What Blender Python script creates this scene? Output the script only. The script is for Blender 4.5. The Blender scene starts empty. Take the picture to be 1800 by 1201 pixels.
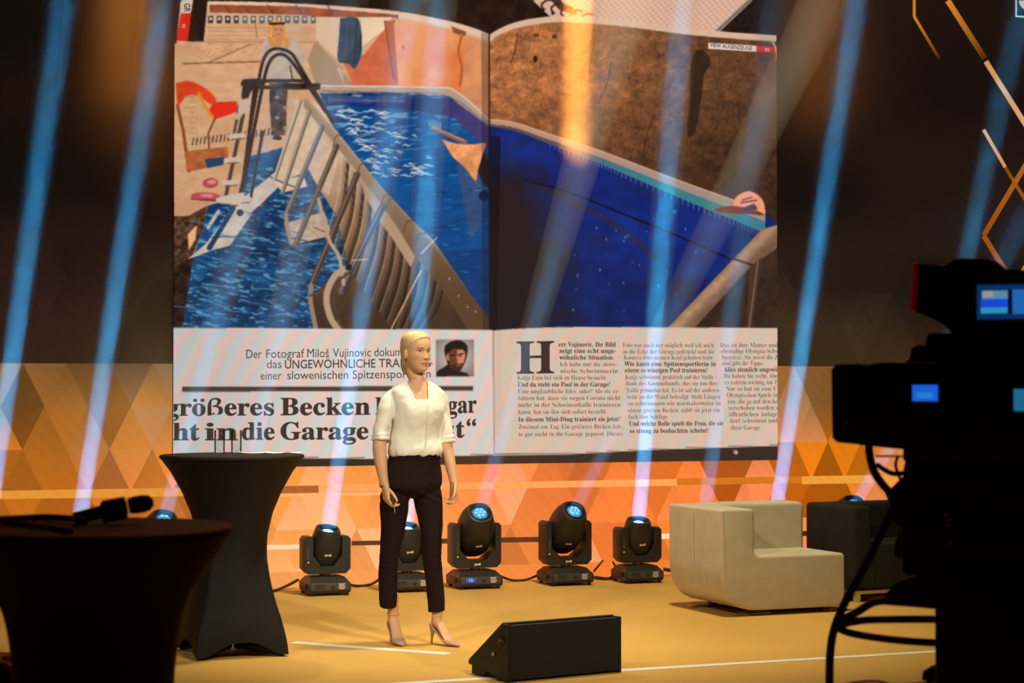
import bpy, bmesh, math, random
import numpy as np
from mathutils import Vector, Matrix, noise as mnoise

random.seed(7); np.random.seed(7)
scene = bpy.context.scene
COL = scene.collection
R = math.radians

# ------------------------------------------------------------------ camera
F = 3400.0; CX, CY = 900.0, 600.5; HORIZON = 680.0; EYE = 1.475
PITCH = math.atan((HORIZON - CY) / F)
cam_d = bpy.data.cameras.new('camera'); cam = bpy.data.objects.new('camera', cam_d); COL.objects.link(cam)
cam.location = (0, 0, EYE); cam.rotation_euler = (math.pi / 2 + PITCH, 0, 0)
cam_d.sensor_width = 36.0; cam_d.lens = F / 1800.0 * 36.0
cam_d.dof.use_dof = True; cam_d.dof.focus_distance = 12.0; cam_d.dof.aperture_fstop = 3.6
cam_d.clip_end = 200
scene.camera = cam

# ------------------------------------------------------------------ world, exposure
world = bpy.data.worlds.new('World'); scene.world = world; world.use_nodes = True
world.node_tree.nodes['Background'].inputs[0].default_value = (0.9, 0.55, 0.3, 1)
world.node_tree.nodes['Background'].inputs[1].default_value = 0.004
scene.view_settings.view_transform = 'Standard'; scene.view_settings.look = 'None'
scene.view_settings.exposure = 0.0; scene.view_settings.gamma = 1.0
scene.view_settings.use_curve_mapping = False
cy = scene.cycles
cy.use_denoising = True; cy.max_bounces = 6; cy.diffuse_bounces = 3; cy.volume_bounces = 0
cy.transparent_max_bounces = 16; cy.sample_clamp_indirect = 4.0; cy.volume_step_rate = 4.0

# ------------------------------------------------------------------ stage lighting from the overhead rig
def spot(name, loc, target, watts, color, angle, blend=0.6, size=0.25):
    l = bpy.data.lights.new(name, 'SPOT'); l.energy = watts; l.color = color
    l.spot_size = R(angle); l.spot_blend = blend; l.shadow_soft_size = size
    o = bpy.data.objects.new(name, l); COL.objects.link(o); o.location = loc
    o.rotation_euler = (Vector(target) - Vector(loc)).to_track_quat('-Z', 'Y').to_euler()
    return o
spot('key_spot', (3.4, 4.2, 5.6), (-0.55, 11.2, 0.9), 2300, (1.0, 0.90, 0.70), 27, 0.9, 0.22)
spot('fill_spot', (-3.6, 4.6, 5.6), (-0.2, 11.6, 0.8), 1000, (1.0, 0.88, 0.66), 34, 0.9, 0.25)
spot('top_wash', (0.9, 11.2, 6.4), (0.1, 12.6, 0.0), 1450, (1.0, 0.82, 0.50), 74, 0.8, 0.3)
spot('back_spot', (-2.2, 14.0, 6.3), (-0.5, 11.0, 1.0), 500, (1.0, 0.80, 0.55), 34, 0.9, 0.2)
spot('amber_wash', (0.2, 9.6, 6.2), (-0.9, 5.6, 1.0), 480, (1.0, 0.24, 0.04), 60, 0.9, 0.3)

# ------------------------------------------------------------------ pixel -> place helpers (1800 x 1201 frame)
FWD = Vector((0, math.cos(PITCH), math.sin(PITCH))); UPV = Vector((0, -math.sin(PITCH), math.cos(PITCH)))
EYEV = Vector((0, 0, EYE))
def ray(px, py): return Vector((1, 0, 0)) * ((px - CX) / F) + FWD - UPV * ((py - CY) / F)
def at_depth(px, py, d):
    r = ray(px, py); return EYEV + r * (d / r.y)
def at_height(px, py, z=0.0):
    r = ray(px, py); return EYEV + r * ((z - EYE) / r.z)
WALL_P = at_height(560, 1032); WALL_A = R(19.1)
WU = Vector((math.cos(WALL_A), math.sin(WALL_A), 0)); WN = Vector((math.sin(WALL_A), -math.cos(WALL_A), 0))
def on_wall(px, py, off=0.0):
    r = ray(px, py); p0 = WALL_P + WN * off
    return EYEV + r * ((p0 - EYEV).dot(WN) / r.dot(WN))
def on_wall_np(px, py, off=0.0):
    px = np.asarray(px, float); py = np.asarray(py, float)
    rx = (px - CX) / F; v = (py - CY) / F
    ry = FWD.y - UPV.y * v; rz = FWD.z - UPV.z * v
    p0 = WALL_P + WN * off
    t = (p0 - EYEV).dot(WN) / (rx * WN.x + ry * WN.y)
    return np.stack([rx * t, ry * t, EYE + rz * t], -1)
def wall_uz(u, z, off=0.0): return WALL_P + WU * u + WN * off + Vector((0, 0, z))
def project(p):
    q = Vector(p) - EYEV; dz = q.dot(FWD)
    return CX + F * q.x / dz, CY - F * q.dot(UPV) / dz

# ------------------------------------------------------------------ colour and materials
def lin(c):
    c = np.asarray(c, float) / 255.0
    return np.where(c <= 0.04045, c / 12.92, ((c + 0.055) / 1.055) ** 2.4)
def L3(r, g, b): return tuple(lin((r, g, b)))
MATS = {}
def mat(name, rgb=(0.5, 0.5, 0.5), rough=0.6, metal=0.0, noise=0.0, nscale=40.0, bump=0.0, spec=0.5, sheen=0.0,
        emit=None, emit_s=1.0, attr=False, bscale=None, coat=0.0):
    if name in MATS: return MATS[name]
    m = bpy.data.materials.new(name); m.use_nodes = True; nt = m.node_tree; b = nt.nodes['Principled BSDF']
    b.inputs['Base Color'].default_value = (*rgb, 1); b.inputs['Roughness'].default_value = rough
    b.inputs['Metallic'].default_value = metal; b.inputs['Specular IOR Level'].default_value = spec
    if sheen: b.inputs['Sheen Weight'].default_value = sheen
    if coat: b.inputs['Coat Weight'].default_value = coat
    tc = nt.nodes.new('ShaderNodeTexCoord')
    src = None
    if attr:
        a = nt.nodes.new('ShaderNodeAttribute'); a.attribute_name = 'Col'; src = a.outputs['Color']
        nt.links.new(src, b.inputs['Base Color'])
    if noise:
        n = nt.nodes.new('ShaderNodeTexNoise'); n.inputs['Scale'].default_value = nscale; n.inputs['Detail'].default_value = 4
        nt.links.new(tc.outputs['Object'], n.inputs['Vector'])
        mr = nt.nodes.new('ShaderNodeMapRange'); mr.inputs[1].default_value = 0.3; mr.inputs[2].default_value = 0.7
        mr.inputs[3].default_value = 1 - noise; mr.inputs[4].default_value = 1 + noise
        nt.links.new(n.outputs[0], mr.inputs[0])
        mx = nt.nodes.new('ShaderNodeMix'); mx.data_type = 'RGBA'; mx.blend_type = 'MULTIPLY'; mx.inputs[0].default_value = 1
        if src: nt.links.new(src, mx.inputs[6])
        else: mx.inputs[6].default_value = (*rgb, 1)
        cb = nt.nodes.new('ShaderNodeCombineColor')
        for k in range(3): nt.links.new(mr.outputs[0], cb.inputs[k])
        nt.links.new(cb.outputs[0], mx.inputs[7]); nt.links.new(mx.outputs[2], b.inputs['Base Color'])
    if bump:
        n2 = nt.nodes.new('ShaderNodeTexNoise'); n2.inputs['Scale'].default_value = bscale or nscale * 3; n2.inputs['Detail'].default_value = 3
        nt.links.new(tc.outputs['Object'], n2.inputs['Vector'])
        bp = nt.nodes.new('ShaderNodeBump'); bp.inputs['Strength'].default_value = bump; bp.inputs['Distance'].default_value = 0.01
        nt.links.new(n2.outputs[0], bp.inputs['Height']); nt.links.new(bp.outputs[0], b.inputs['Normal'])
    if emit:
        b.inputs['Emission Color'].default_value = (*emit, 1); b.inputs['Emission Strength'].default_value = emit_s
    MATS[name] = m; return m
def led_mat(name, attr='Col', const=None, strength=1.0, moire=0.0):
    """LED surface: dark plastic that gives off the picture it displays."""
    if name in MATS: return MATS[name]
    m = bpy.data.materials.new(name); m.use_nodes = True; nt = m.node_tree; b = nt.nodes['Principled BSDF']
    b.inputs['Base Color'].default_value = (0.012, 0.012, 0.012, 1); b.inputs['Roughness'].default_value = 0.55
    b.inputs['Specular IOR Level'].default_value = 0.06
    if const is not None:
        b.inputs['Emission Color'].default_value = (*const, 1)
    else:
        a = nt.nodes.new('ShaderNodeAttribute'); a.attribute_name = attr
        if moire:
            tc = nt.nodes.new('ShaderNodeTexCoord'); w = nt.nodes.new('ShaderNodeTexWave'); w.bands_direction = 'DIAGONAL'
            w.inputs['Scale'].default_value = 5.0; w.inputs['Distortion'].default_value = 3.0; w.inputs['Detail'].default_value = 1.0
            w.inputs['Detail Scale'].default_value = 0.35
            nt.links.new(tc.outputs['Object'], w.inputs['Vector'])
            mr = nt.nodes.new('ShaderNodeMapRange'); mr.inputs[3].default_value = 1 - moire; mr.inputs[4].default_value = 1 + moire
            nt.links.new(w.outputs['Fac'], mr.inputs[0])
            vm = nt.nodes.new('ShaderNodeVectorMath'); vm.operation = 'SCALE'
            nt.links.new(a.outputs['Color'], vm.inputs[0]); nt.links.new(mr.outputs[0], vm.inputs['Scale'])
            nt.links.new(vm.outputs[0], b.inputs['Emission Color'])
        else:
            nt.links.new(a.outputs['Color'], b.inputs['Emission Color'])
    b.inputs['Emission Strength'].default_value = strength
    m.cycles.emission_sampling = 'NONE'
    MATS[name] = m; return m

# ------------------------------------------------------------------ objects
def tag(o, label=None, cat=None, group=None, kind=None):
    if label: o['label'] = label
    if cat: o['category'] = cat
    if group: o['group'] = group
    if kind: o['kind'] = kind
    return o
def empty(name, loc=(0, 0, 0), rz=0.0, label=None, cat=None, group=None, kind=None):
    o = bpy.data.objects.new(name, None); COL.objects.link(o); o.location = loc; o.rotation_euler = (0, 0, rz)
    o.empty_display_size = 0.1
    return tag(o, label, cat, group, kind)
def link_mesh(name, me, material=None, parent=None, smooth=None):
    o = bpy.data.objects.new(name, me); COL.objects.link(o)
    if material is not None: me.materials.append(material)
    if parent is not None: o.parent = parent
    if smooth is not None: shade(me, smooth)
    return o
def shade(me, angle=40):
    me.polygons.foreach_set('use_smooth', [True] * len(me.polygons))
    if angle < 180: me.set_sharp_from_angle(angle=R(angle))
def copy_tree(o, parent=None):
    c = o.copy(); COL.objects.link(c); c.parent = parent
    for ch in list(o.children): copy_tree(ch, c)
    return c

class MB:
    """collects shapes of ONE part"""
    def __init__(s): s.v = []; s.f = []
    def add(s, vs, fs, M=None):
        n = len(s.v)
        for p in vs: s.v.append((M @ Vector(p))[:] if M is not None else tuple(p))
        for f in fs: s.f.append(tuple(i + n for i in f))
        return s
    def box(s, c, d, M=None, bev=0.0):
        x, y, z = d[0] / 2, d[1] / 2, d[2] / 2
        if bev <= 0:
            vs = [(c[0] + a * x, c[1] + b * y, c[2] + e * z) for a in (-1, 1) for b in (-1, 1) for e in (-1, 1)]
            return s.add(vs, [(0, 1, 3, 2), (4, 6, 7, 5), (0, 4, 5, 1), (2, 3, 7, 6), (0, 2, 6, 4), (1, 5, 7, 3)], M)
        bm = bmesh.new(); bmesh.ops.create_cube(bm, size=1, matrix=Matrix.Translation(c) @ Matrix.Diagonal((d[0], d[1], d[2], 1)))
        bmesh.ops.bevel(bm, geom=bm.edges[:], offset=min(bev, 0.49 * min(d)), segments=2, affect='EDGES', profile=0.6)
        bm.verts.index_update()
        s.add([v.co[:] for v in bm.verts], [tuple(v.index for v in f.verts) for f in bm.faces], M); bm.free(); return s
    def loft(s, rings, cap=True, closed=True, M=None):
        n = len(rings[0]); vs = [p for r in rings for p in r]; fs = []
        for i in range(len(rings) - 1):
            for j in range(n if closed else n - 1):
                k = (j + 1) % n
                fs.append((i * n + j, i * n + k, (i + 1) * n + k, (i + 1) * n + j))
        if cap and closed:
            fs.append(tuple(reversed(range(n)))); fs.append(tuple(range((len(rings) - 1) * n, len(rings) * n)))
        return s.add(vs, fs, M)
    def lathe(s, prof, n=24, M=None, cap=True):
        return s.loft([[(r * math.cos(2 * math.pi * j / n), r * math.sin(2 * math.pi * j / n), z) for j in range(n)] for r, z in prof], cap, True, M)
    def cyl(s, a, b, r0, r1=None, n=16, cap=True):
        return s.tube([a, b], [r0, r0 if r1 is None else r1], n, cap)
    def tube(s, pts, rad, n=10, cap=True):
        pts = [Vector(p) for p in pts]
        if not hasattr(rad, '__len__'): rad = [rad] * len(pts)
        rings = []; prev = None
        for i, p in enumerate(pts):
            t = (pts[min(i + 1, len(pts) - 1)] - pts[max(i - 1, 0)]).normalized()
            if prev is None:
                a = Vector((0, 0, 1)) if abs(t.z) < 0.9 else Vector((1, 0, 0)); x = t.cross(a).normalized()
            else:
                x = (prev - t * prev.dot(t)).normalized()
            y = t.cross(x); prev = x
            rings.append([p + (x * math.cos(2 * math.pi * j / n) + y * math.sin(2 * math.pi * j / n)) * rad[i] for j in range(n)])
        return s.loft(rings, cap)
    def prism(s, poly, h0, h1, M=None):
        """poly in XY, extruded h0..h1 along Z"""
        n = len(poly)
        vs = [(x, y, h0) for x, y in poly] + [(x, y, h1) for x, y in poly]
        fs = [(i, (i + 1) % n, n + (i + 1) % n, n + i) for i in range(n)] + [tuple(reversed(range(n))), tuple(range(n, 2 * n))]
        return s.add(vs, fs, M)
    def sphere(s, c, r, n=16, m=10, M=None):
        if not hasattr(r, '__len__'): r = (r, r, r)
        rings = []
        for i in range(m + 1):
            a = -math.pi / 2 + math.pi * i / m; cr = max(math.cos(a), 1e-3)
            rings.append([(c[0] + r[0] * cr * math.cos(2 * math.pi * j / n), c[1] + r[1] * cr * math.sin(2 * math.pi * j / n), c[2] + r[2] * math.sin(a)) for j in range(n)])
        return s.loft(rings, True, True, M)
    def mesh(s, name='mesh'):
        me = bpy.data.meshes.new(name); me.from_pydata([tuple(p) for p in s.v], [], s.f); me.validate(); me.update()
        bm = bmesh.new(); bm.from_mesh(me); bmesh.ops.recalc_face_normals(bm, faces=bm.faces); bm.to_mesh(me); bm.free()
        return me
    def build(s, name, material=None, parent=None, smooth=40):
        return link_mesh(name, s.mesh(name), material, parent, smooth)

def catmull(pts, k=8):
    P = [Vector(p) for p in pts]; P = [P[0] * 2 - P[1]] + P + [P[-1] * 2 - P[-2]]; out = []
    for i in range(1, len(P) - 2):
        for j in range(k):
            t = j / k
            out.append(0.5 * ((2 * P[i]) + (P[i + 1] - P[i - 1]) * t + (2 * P[i - 1] - 5 * P[i] + 4 * P[i + 1] - P[i + 2]) * t * t + (3 * P[i] - P[i - 1] - 3 * P[i + 1] + P[i + 2]) * t ** 3))
    out.append(P[-2]); return out
def rounded(poly, rads, seg=6):
    """round the corners of a 2D polygon"""
    out = []; n = len(poly)
    for i in range(n):
        p = Vector(poly[i]); a = Vector(poly[i - 1]); b = Vector(poly[(i + 1) % n]); r = rads[i] if hasattr(rads, '__len__') else rads
        if r <= 0: out.append(p[:]); continue
        da = (a - p).normalized(); db = (b - p).normalized(); ang = da.angle(db); dist = min(r / math.tan(ang / 2), (a - p).length * .49, (b - p).length * .49)
        s_, e_ = p + da * dist, p + db * dist
        for k in range(seg + 1):
            t = k / seg; out.append((s_ * (1 - t) ** 2 + p * 2 * t * (1 - t) + e_ * t * t)[:])
    return out
def paint(me, cols, name='Col'):
    at = me.color_attributes.new(name, 'FLOAT_COLOR', 'POINT')
    c = np.ones((len(me.vertices), 4), np.float32); c[:, :3] = cols
    at.data.foreach_set('color', c.ravel())

# ================================================================== floor
m_floor = mat('ochre_stage_carpet', (0.60, 0.360, 0.088), 0.75, noise=0.05, nscale=1.2, bump=0.15, bscale=260, spec=0.25)
fl = MB(); fl.box((1.0, 9.5, -0.05), (22, 17, 0.1))
floor = tag(fl.build('floor', m_floor), 'ochre carpeted stage floor', kind='structure')
m_tape = mat('white_tape', (0.82, 0.80, 0.74), 0.6)
def tape(a, b, w, label):
    p, q = at_height(*a), at_height(*b); d = (q - p).normalized(); n = Vector((-d.y, d.x, 0)) * (w / 2)
    mb = MB(); rings = []
    for P in (p, q): rings.append([P - n + Vector((0, 0, 0.0004)), P + n + Vector((0, 0, 0.0004)), P + n + Vector((0, 0, 0.002)), P - n + Vector((0, 0, 0.002))])
    mb.loft(rings); return tag(mb.build('floor_tape', m_tape), label, 'tape', 'white tape lines on the stage floor')
tape((515, 1130), (788, 1150), 0.075, 'short white floor tape running past the feet of the woman')
tape((640, 1206), (1830, 1135), 0.07, 'long white floor tape line running under the floor monitor')

# ================================================================== LED back wall
WALL_H = 5.6
WKEYS = [  # photo position -> colour the wall shows there
    (-60, 850, 196, 108, 20), (30, 850, 198, 110, 20), (100, 760, 172, 100, 24), (230, 720, 178, 116, 52), (150, 665, 104, 72, 36), (280, 650, 120, 92, 56), (20, 690, 120, 85, 40),
    (100, 600, 50, 30, 21), (250, 580, 56, 42, 28), (100, 480, 38, 22, 17), (30, 300, 17, 12, 9), (200, 300, 22, 13, 9), (230, 60, 44, 22, 9), (40, 40, 14, 11, 9), (270, 250, 40, 20, 10),
    (1420, 700, 150, 104, 54), (1480, 780, 205, 112, 14), (1500, 830, 218, 118, 8), (1430, 860, 228, 112, 10), (1540, 690, 120, 82, 40), (1450, 600, 62, 46, 28), (1500, 500, 38, 27, 19),
    (1450, 320, 22, 15, 12), (1440, 120, 40, 22, 13), (1600, 300, 34, 20, 13), (1700, 150, 26, 16, 12), (1780, 420, 36, 28, 28), (1600, 480, 36, 25, 18), (1900, 700, 120, 82, 40), (1900, 860, 210, 112, 10),
    (560, 880, 246, 146, 62), (520, 990, 250, 160, 84), (700, 1000, 255, 160, 88), (700, 850, 238, 140, 64), (900, 960, 252, 138, 62), (900, 850, 242, 128, 58), (1080, 880, 250, 120, 54), (1130, 980, 250, 128, 46),
    (1250, 870, 236, 112, 22), (1330, 870, 236, 108, 14), (1450, 960, 236, 112, 16), (1100, 830, 234, 120, 46), (150, 900, 206, 104, 12), (150, 1000, 210, 116, 24), (380, 850, 226, 128, 40), (380, 980, 236, 140, 60), (1600, 960, 222, 110, 12)]
_wk = np.array(WKEYS, float)
def wallcol(px, py):
    px = np.asarray(px, float)[..., None]; py = np.asarray(py, float)[..., None]
    d2 = ((px - _wk[:, 0]) / 1.5) ** 2 + (py - _wk[:, 1]) ** 2 + 300.0
    w = 1.0 / d2 ** 1.6
    edge = 639.0 + 5.0 * px[..., 0] / 1500.0            # the content steps to dark above this line
    up = (py[..., 0] < edge)[..., None]; kup = (_wk[:, 1] < 640)[(None,) * (px.ndim - 1)]
    w = np.where(up == kup, w, w * 0.02)
    c = lin(_wk[:, 2:5]); return (w[..., None] * c).sum(-2) / w.sum(-1)[..., None]
def proj_np(P):
    q = P - np.array(EYEV); dz = q @ np.array(FWD)
    return CX + F * q[:, 0] / dz, CY - F * (q @ np.array(UPV)) / dz
m_led = led_mat('led_wall_surface', moire=0.022)
U0, U1 = -6.5, 8.5
nu, nz = 150, 70
uu, zz = np.meshgrid(np.linspace(U0, U1, nu), np.sort(np.r_[np.linspace(0, WALL_H, nz - 2), 1.637, 1.643]))
P = np.array(WALL_P)[None] + uu.ravel()[:, None] * np.array(WU)[None] + np.stack([0 * uu.ravel(), 0 * uu.ravel(), zz.ravel()], -1)
idx = np.arange(nu * nz).reshape(nz, nu)
fc = np.stack([idx[:-1, :-1], idx[:-1, 1:], idx[1:, 1:], idx[1:, :-1]], -1).reshape(-1, 4)
vb = [wall_uz(u, z, -0.12)[:] for u, z in ((U0, 0), (U1, 0), (U1, WALL_H), (U0, WALL_H))]
n0 = len(P); P2 = np.vstack([P, np.array(vb)])
c0, c1, c2, c3 = idx[0, 0], idx[0, -1], idx[-1, -1], idx[-1, 0]
faces = fc.tolist() + [[n0 + 3, n0 + 2, n0 + 1, n0], [n0, n0 + 1] + idx[0, ::-1].tolist(), [n0 + 1, n0 + 2] + idx[::-1, -1].tolist(), [n0 + 2, n0 + 3] + idx[-1].tolist(), [n0 + 3, n0] + idx[:, 0].tolist()]
me = bpy.data.meshes.new('wall_back'); me.from_pydata(P2.tolist(), [], faces); me.update()
ppx, ppy = proj_np(P2); cc = wallcol(ppx, ppy); cc[n0:] = 0.002
cc = cc * 0.97
paint(me, cc)
wall = tag(link_mesh('wall_back', me, m_led), 'dark LED back wall glowing orange towards the floor', kind='structure')
# triangles of the displayed pattern, each its own thin tile
TB, TH, TZ0 = 0.302, 0.3045, 1.64
u_ref = (on_wall(40, 640) - WALL_P).dot(WU)
rngt = random.Random(11); bigtone = {}
def tri_tile(uz, tone, warm):
    pts = [wall_uz(u, z, 0.004) for u, z in uz]; back = [wall_uz(u, z, 0.0005) for u, z in uz]
    m_ = bpy.data.meshes.new('tile'); m_.from_pydata([p[:] for p in pts + back], [], [(0, 1, 2), (5, 4, 3), (0, 3, 4, 1), (1, 4, 5, 2), (2, 5, 3, 0)]); m_.update()
    ctr = (pts[0] + pts[1] + pts[2]) / 3; pp = np.array([project(p.lerp(ctr, 0.07)) for p in pts]); c = wallcol(pp[:, 0], pp[:, 1])
    hz = np.array([[0.90 + 0.2 * (p.z - pts[0].z < 0.01)] for p in pts]) if tone > 1.0 else 1.0
    c = c * tone * hz; c = c * (1 - warm) + np.array([[1.15, 1.0, 0.85]]) * c.mean(1, keepdims=True) * warm
    paint(m_, np.vstack([c, c * .3]))
    link_mesh('tile', m_, m_led, wall)
def pin(pg, x, y):
    r = False; n = len(pg)
    for i in range(n):
        (x1, y1), (x2, y2) = pg[i], pg[(i + 1) % n]
        if (y1 > y) != (y2 > y) and x < (x2 - x1) * (y - y1) / (y2 - y1) + x1: r = not r
    return r
# larger figures that can be told apart in the displayed pattern: photo outline, brightness
SHOWN = [([(3, 714), (40, 640), (78, 714), (38, 792)], 0.55), ([(-60, 792), (3, 714), (38, 792)], 1.25), ([(-40, 700), (0, 640), (40, 640), (3, 714)], 1.25), ([(38, 792), (72, 866), (2, 866)], 0.70), ([(78, 714), (150, 866), (72, 866), (38, 792)], 0.92),
         ([(40, 640), (115, 640), (190, 792), (150, 866), (78, 714)], 1.06), ([(153, 714), (190, 640), (226, 714), (190, 792)], 0.74), ([(115, 640), (190, 640), (153, 714)], 0.85), ([(190, 792), (226, 714), (264, 792), (225, 866)], 1.24), ([(226, 714), (264, 640), (340, 640), (340, 866), (300, 866)], 1.20),
         ([(150, 866), (190, 792), (225, 866)], 0.74), ([(264, 792), (300, 866), (225, 866)], 0.90), ([(190, 640), (264, 640), (226, 714)], 0.80),
         ([(1399, 777), (1427, 712), (1455, 777), (1427, 842)], 1.18), ([(1370, 712), (1399, 646), (1427, 712), (1399, 777)], 1.25), ([(1427, 712), (1455, 646), (1483, 712), (1455, 777)], 0.70), ([(1455, 777), (1483, 712), (1511, 777), (1483, 842)], 1.05), ([(1483, 712), (1511, 646), (1540, 712), (1511, 777)], 0.82)]
for row in range(-6, 6):
    z1 = TZ0 - row * TH; z0 = z1 - TH
    if z0 < -0.02: z0 = 0.0 if z1 > 0.06 else None
    if z0 is None: continue
    full0 = z1 - TH
    off = 0 if row % 2 == 0 else TB / 2
    for k in range(-14, 30):
        for up in (0, 1):
            # down triangle: base on z1; up triangle: apex on z1
            ua = u_ref + off + k * TB
            cu = ua + (TB / 2 if up == 0 else TB)
            zc = (z0 + z1) / 2
            px, py = project(wall_uz(cu, zc))
            if px < -90 or px > 1860 or py < -40: continue
            if 330 < px < 1345 and py < 780: continue
            if row < -3: continue
            # tone of the large (double size) triangle it belongs to, sometimes its own
            zt = TZ0 - (z1 + full0) / 2 + (0.12 * TH if up == 0 else -0.12 * TH) * -1
            Rb = math.floor(zt / (2 * TH)); v = zt / (2 * TH) - Rb
            sb = (cu - u_ref - (TB if Rb % 2 else 0)) / (2 * TB); kb = math.floor(sb); fb = sb - kb
            key = (Rb, kb, 0) if v / 2 < fb < 1 - v / 2 else ((Rb, kb, 1) if fb >= 1 - v / 2 else (Rb, kb - 1, 1))
            if key not in bigtone: bigtone[key] = rngt.choice([0.56, 0.72, 0.95, 1.08, 1.22])
            tone = bigtone[key]; q = rngt.random()
            if q < 0.20: tone *= rngt.choice([0.70, 0.85, 1.14])
            warm = max(0.0, min(0.20, (tone - 1.0) * 0.9))
            for pg, tn in SHOWN:
                if pin(pg, px, py): tone = tn
            if 430 < px < 1230: tone = 1.08 + (tone - 0.95) * 0.7
            if row < 0: tone = 0.93 + (tone - 0.95) * 0.35; warm *= 0.3
            if up == 0: tri = [(ua, z1), (ua + TB / 2, full0), (ua + TB, z1)]
            else: tri = [(ua + TB / 2, full0), (ua + TB * 1.5, full0), (ua + TB, z1)]
            if z0 == 0.0 and full0 < 0:
                t = z1 / TH
                if up == 1: continue
                continue
            tri_tile(tri, tone, warm)
# light bars of the pattern
def wall_strip(pix, col, name='light_line', off=0.006):
    """flat displayed line on the wall; pix = polygon in photo pixels"""
    mb = MB(); n = len(pix)
    mb.add([on_wall(x, y, off) for x, y in pix] + [on_wall(x, y, 0.001) for x, y in pix],
           [tuple(range(n)), tuple(reversed(range(n, 2 * n)))] + [(i, (i + 1) % n, n + (i + 1) % n, n + i) for i in range(n)])
    m_ = mb.mesh(name)
    cols = np.array([lin(c) for c in (col if hasattr(col[0], '__len__') else [col] * n)])
    paint(m_, np.vstack([cols, cols])); return link_mesh(name, m_, m_led, wall)
def ybar(x, y0, y1): # follow the perspective of a level line: y at x=0 and x=1500
    return y0 + (y1 - y0) * x / 1500.0
def level_bar(xa, xb, ya, yb, th, c):
    wall_strip([(xa, ybar(xa, ya, yb)), (xb, ybar(xb, ya, yb)), (xb, ybar(xb, ya, yb) + th), (xa, ybar(xa, ya, yb) + th)], c)
level_bar(-60, 330, 863, 838, 15, (226, 146, 52))
level_bar(330, 560, 863, 838, 13, (176, 96, 40))
level_bar(480, 700, 877, 851, 5, (250, 178, 110))
level_bar(560, 1190, 862, 837, 12, (252, 164, 88))
level_bar(1190, 1410, 861, 836, 12, (214, 118, 26))
level_bar(1410, 1700, 862, 836, 14, (238, 158, 58))
level_bar(440, 526, 967, 940, 8, (255, 214, 180))
level_bar(618, 735, 962, 936, 8, (92, 52, 28))
level_bar(770, 1000, 961, 934, 9, (92, 52, 28))
level_bar(1140, 1260, 961, 932, 9, (255, 222, 190))
level_bar(1385, 1440, 960, 932, 9, (66, 36, 16))
# gold outline segments at the upper right
def gold(a, b, w, c0, c1):
    a, b = Vector(a), Vector(b); d = (b - a).normalized(); n = Vector((-d.y, d.x)) * (w / 2)
    wall_strip([(a - n)[:], (b - n)[:], (b + n)[:], (a + n)[:]], [c0, c1, c1, c0])
gold((1607, -30), (1607, 29), 5, (196, 120, 40), (200, 124, 48)); gold((1607, 29), (1651, 103), 5, (206, 124, 44), (70, 36, 10))
gold((1666, 1), (1731, 103), 10, (214, 132, 40), (80, 38, 10)); gold((1733, 108), (1822, 250), 9, (214, 146, 84), (216, 168, 124))
gold((1729, 228), (1767, 294), 6, (216, 160, 110), (206, 150, 98)); gold((1767, 294), (1822, 384), 6, (130, 66, 10), (170, 92, 24))
gold((1822, 258), (1729, 414), 9, (178, 98, 26), (148, 76, 18)); gold((1729, 414), (1830, 580), 9, (146, 76, 22), (196, 112, 50))
gold((1830, 420), (1795, 482), 7, (200, 130, 30), (200, 130, 30))
# framed sign at the upper right corner
fr = empty('wall_sign', on_wall(1830, -30, 0.02), label='dark framed sign with a thin white outline high on the LED wall', cat='sign')
inv = Matrix.Translation(-Vector(fr.location))
def sign_part(name, pix, o0, o1, m_):
    mb = MB(); n = len(pix)
    mb.add([on_wall(x, y, o1) for x, y in pix] + [on_wall(x, y, o0) for x, y in pix],
           [tuple(range(n)), tuple(reversed(range(n, 2 * n)))] + [(i, (i + 1) % n, n + (i + 1) % n, n + i) for i in range(n)], inv)
    return mb.build(name, m_, fr, None)
m_signbg = led_mat('sign_panel_dark', const=L3(18, 32, 44)); m_signw = led_mat('sign_white', const=L3(196, 192, 190))
sign_part('panel', [(1786, -95), (1900, -92), (1900, 34), (1786, 29)], 0.008, 0.02, m_signbg)
for q in ([(1785, -96), (1787.3, -96), (1787.3, 30), (1785, 30)], [(1785, 27.5), (1901, 32.5), (1901, 35), (1785, 30)],
          [(1899, -93), (1901, -93), (1901, 34), (1899, 34)], [(1785, -98), (1901, -95), (1901, -93), (1785, -96)]):
    sign_part('frame_bar', q, 0.018, 0.026, m_signw)
arc = [(1791, 1), (1835, 1)] + [(1813 + 22 * math.cos(a), 1 + 19 * math.sin(a)) for a in np.linspace(0.15, math.pi - 0.05, 12)]
sign_part('letter', arc, 0.018, 0.024, led_mat('sign_letter', const=L3(200, 182, 176)))

# ================================================================== big LED screen with the displayed magazine spread
SOFF = 0.05
su0 = (on_wall(305.5, 450, SOFF) - WALL_P).dot(WU); su1 = (on_wall(1366, 450, SOFF) - WALL_P).dot(WU)
sz0 = on_wall(1366, 809, SOFF).z; sz1 = 4.95
screen = empty('led_screen', wall_uz((su0 + su1) / 2, sz0, SOFF), label='large LED screen showing an open magazine with a swimming pool photo', cat='screen')
sinv = Matrix.Translation(-Vector(screen.location))
mb = MB(); cor = [(su0, sz0), (su1, sz0), (su1, sz1), (su0, sz1)]
mb.add([wall_uz(u, z, 0.007) for u, z in cor] + [wall_uz(u, z, SOFF - 0.001) for u, z in cor], [(0, 1, 2, 3), (7, 6, 5, 4), (0, 4, 5, 1), (1, 5, 6, 2), (2, 6, 7, 3), (3, 7, 4, 0)], sinv)
mb.build('cabinet', mat('screen_cabinet', (0.01, 0.01, 0.01), 0.6), screen, None)

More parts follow.
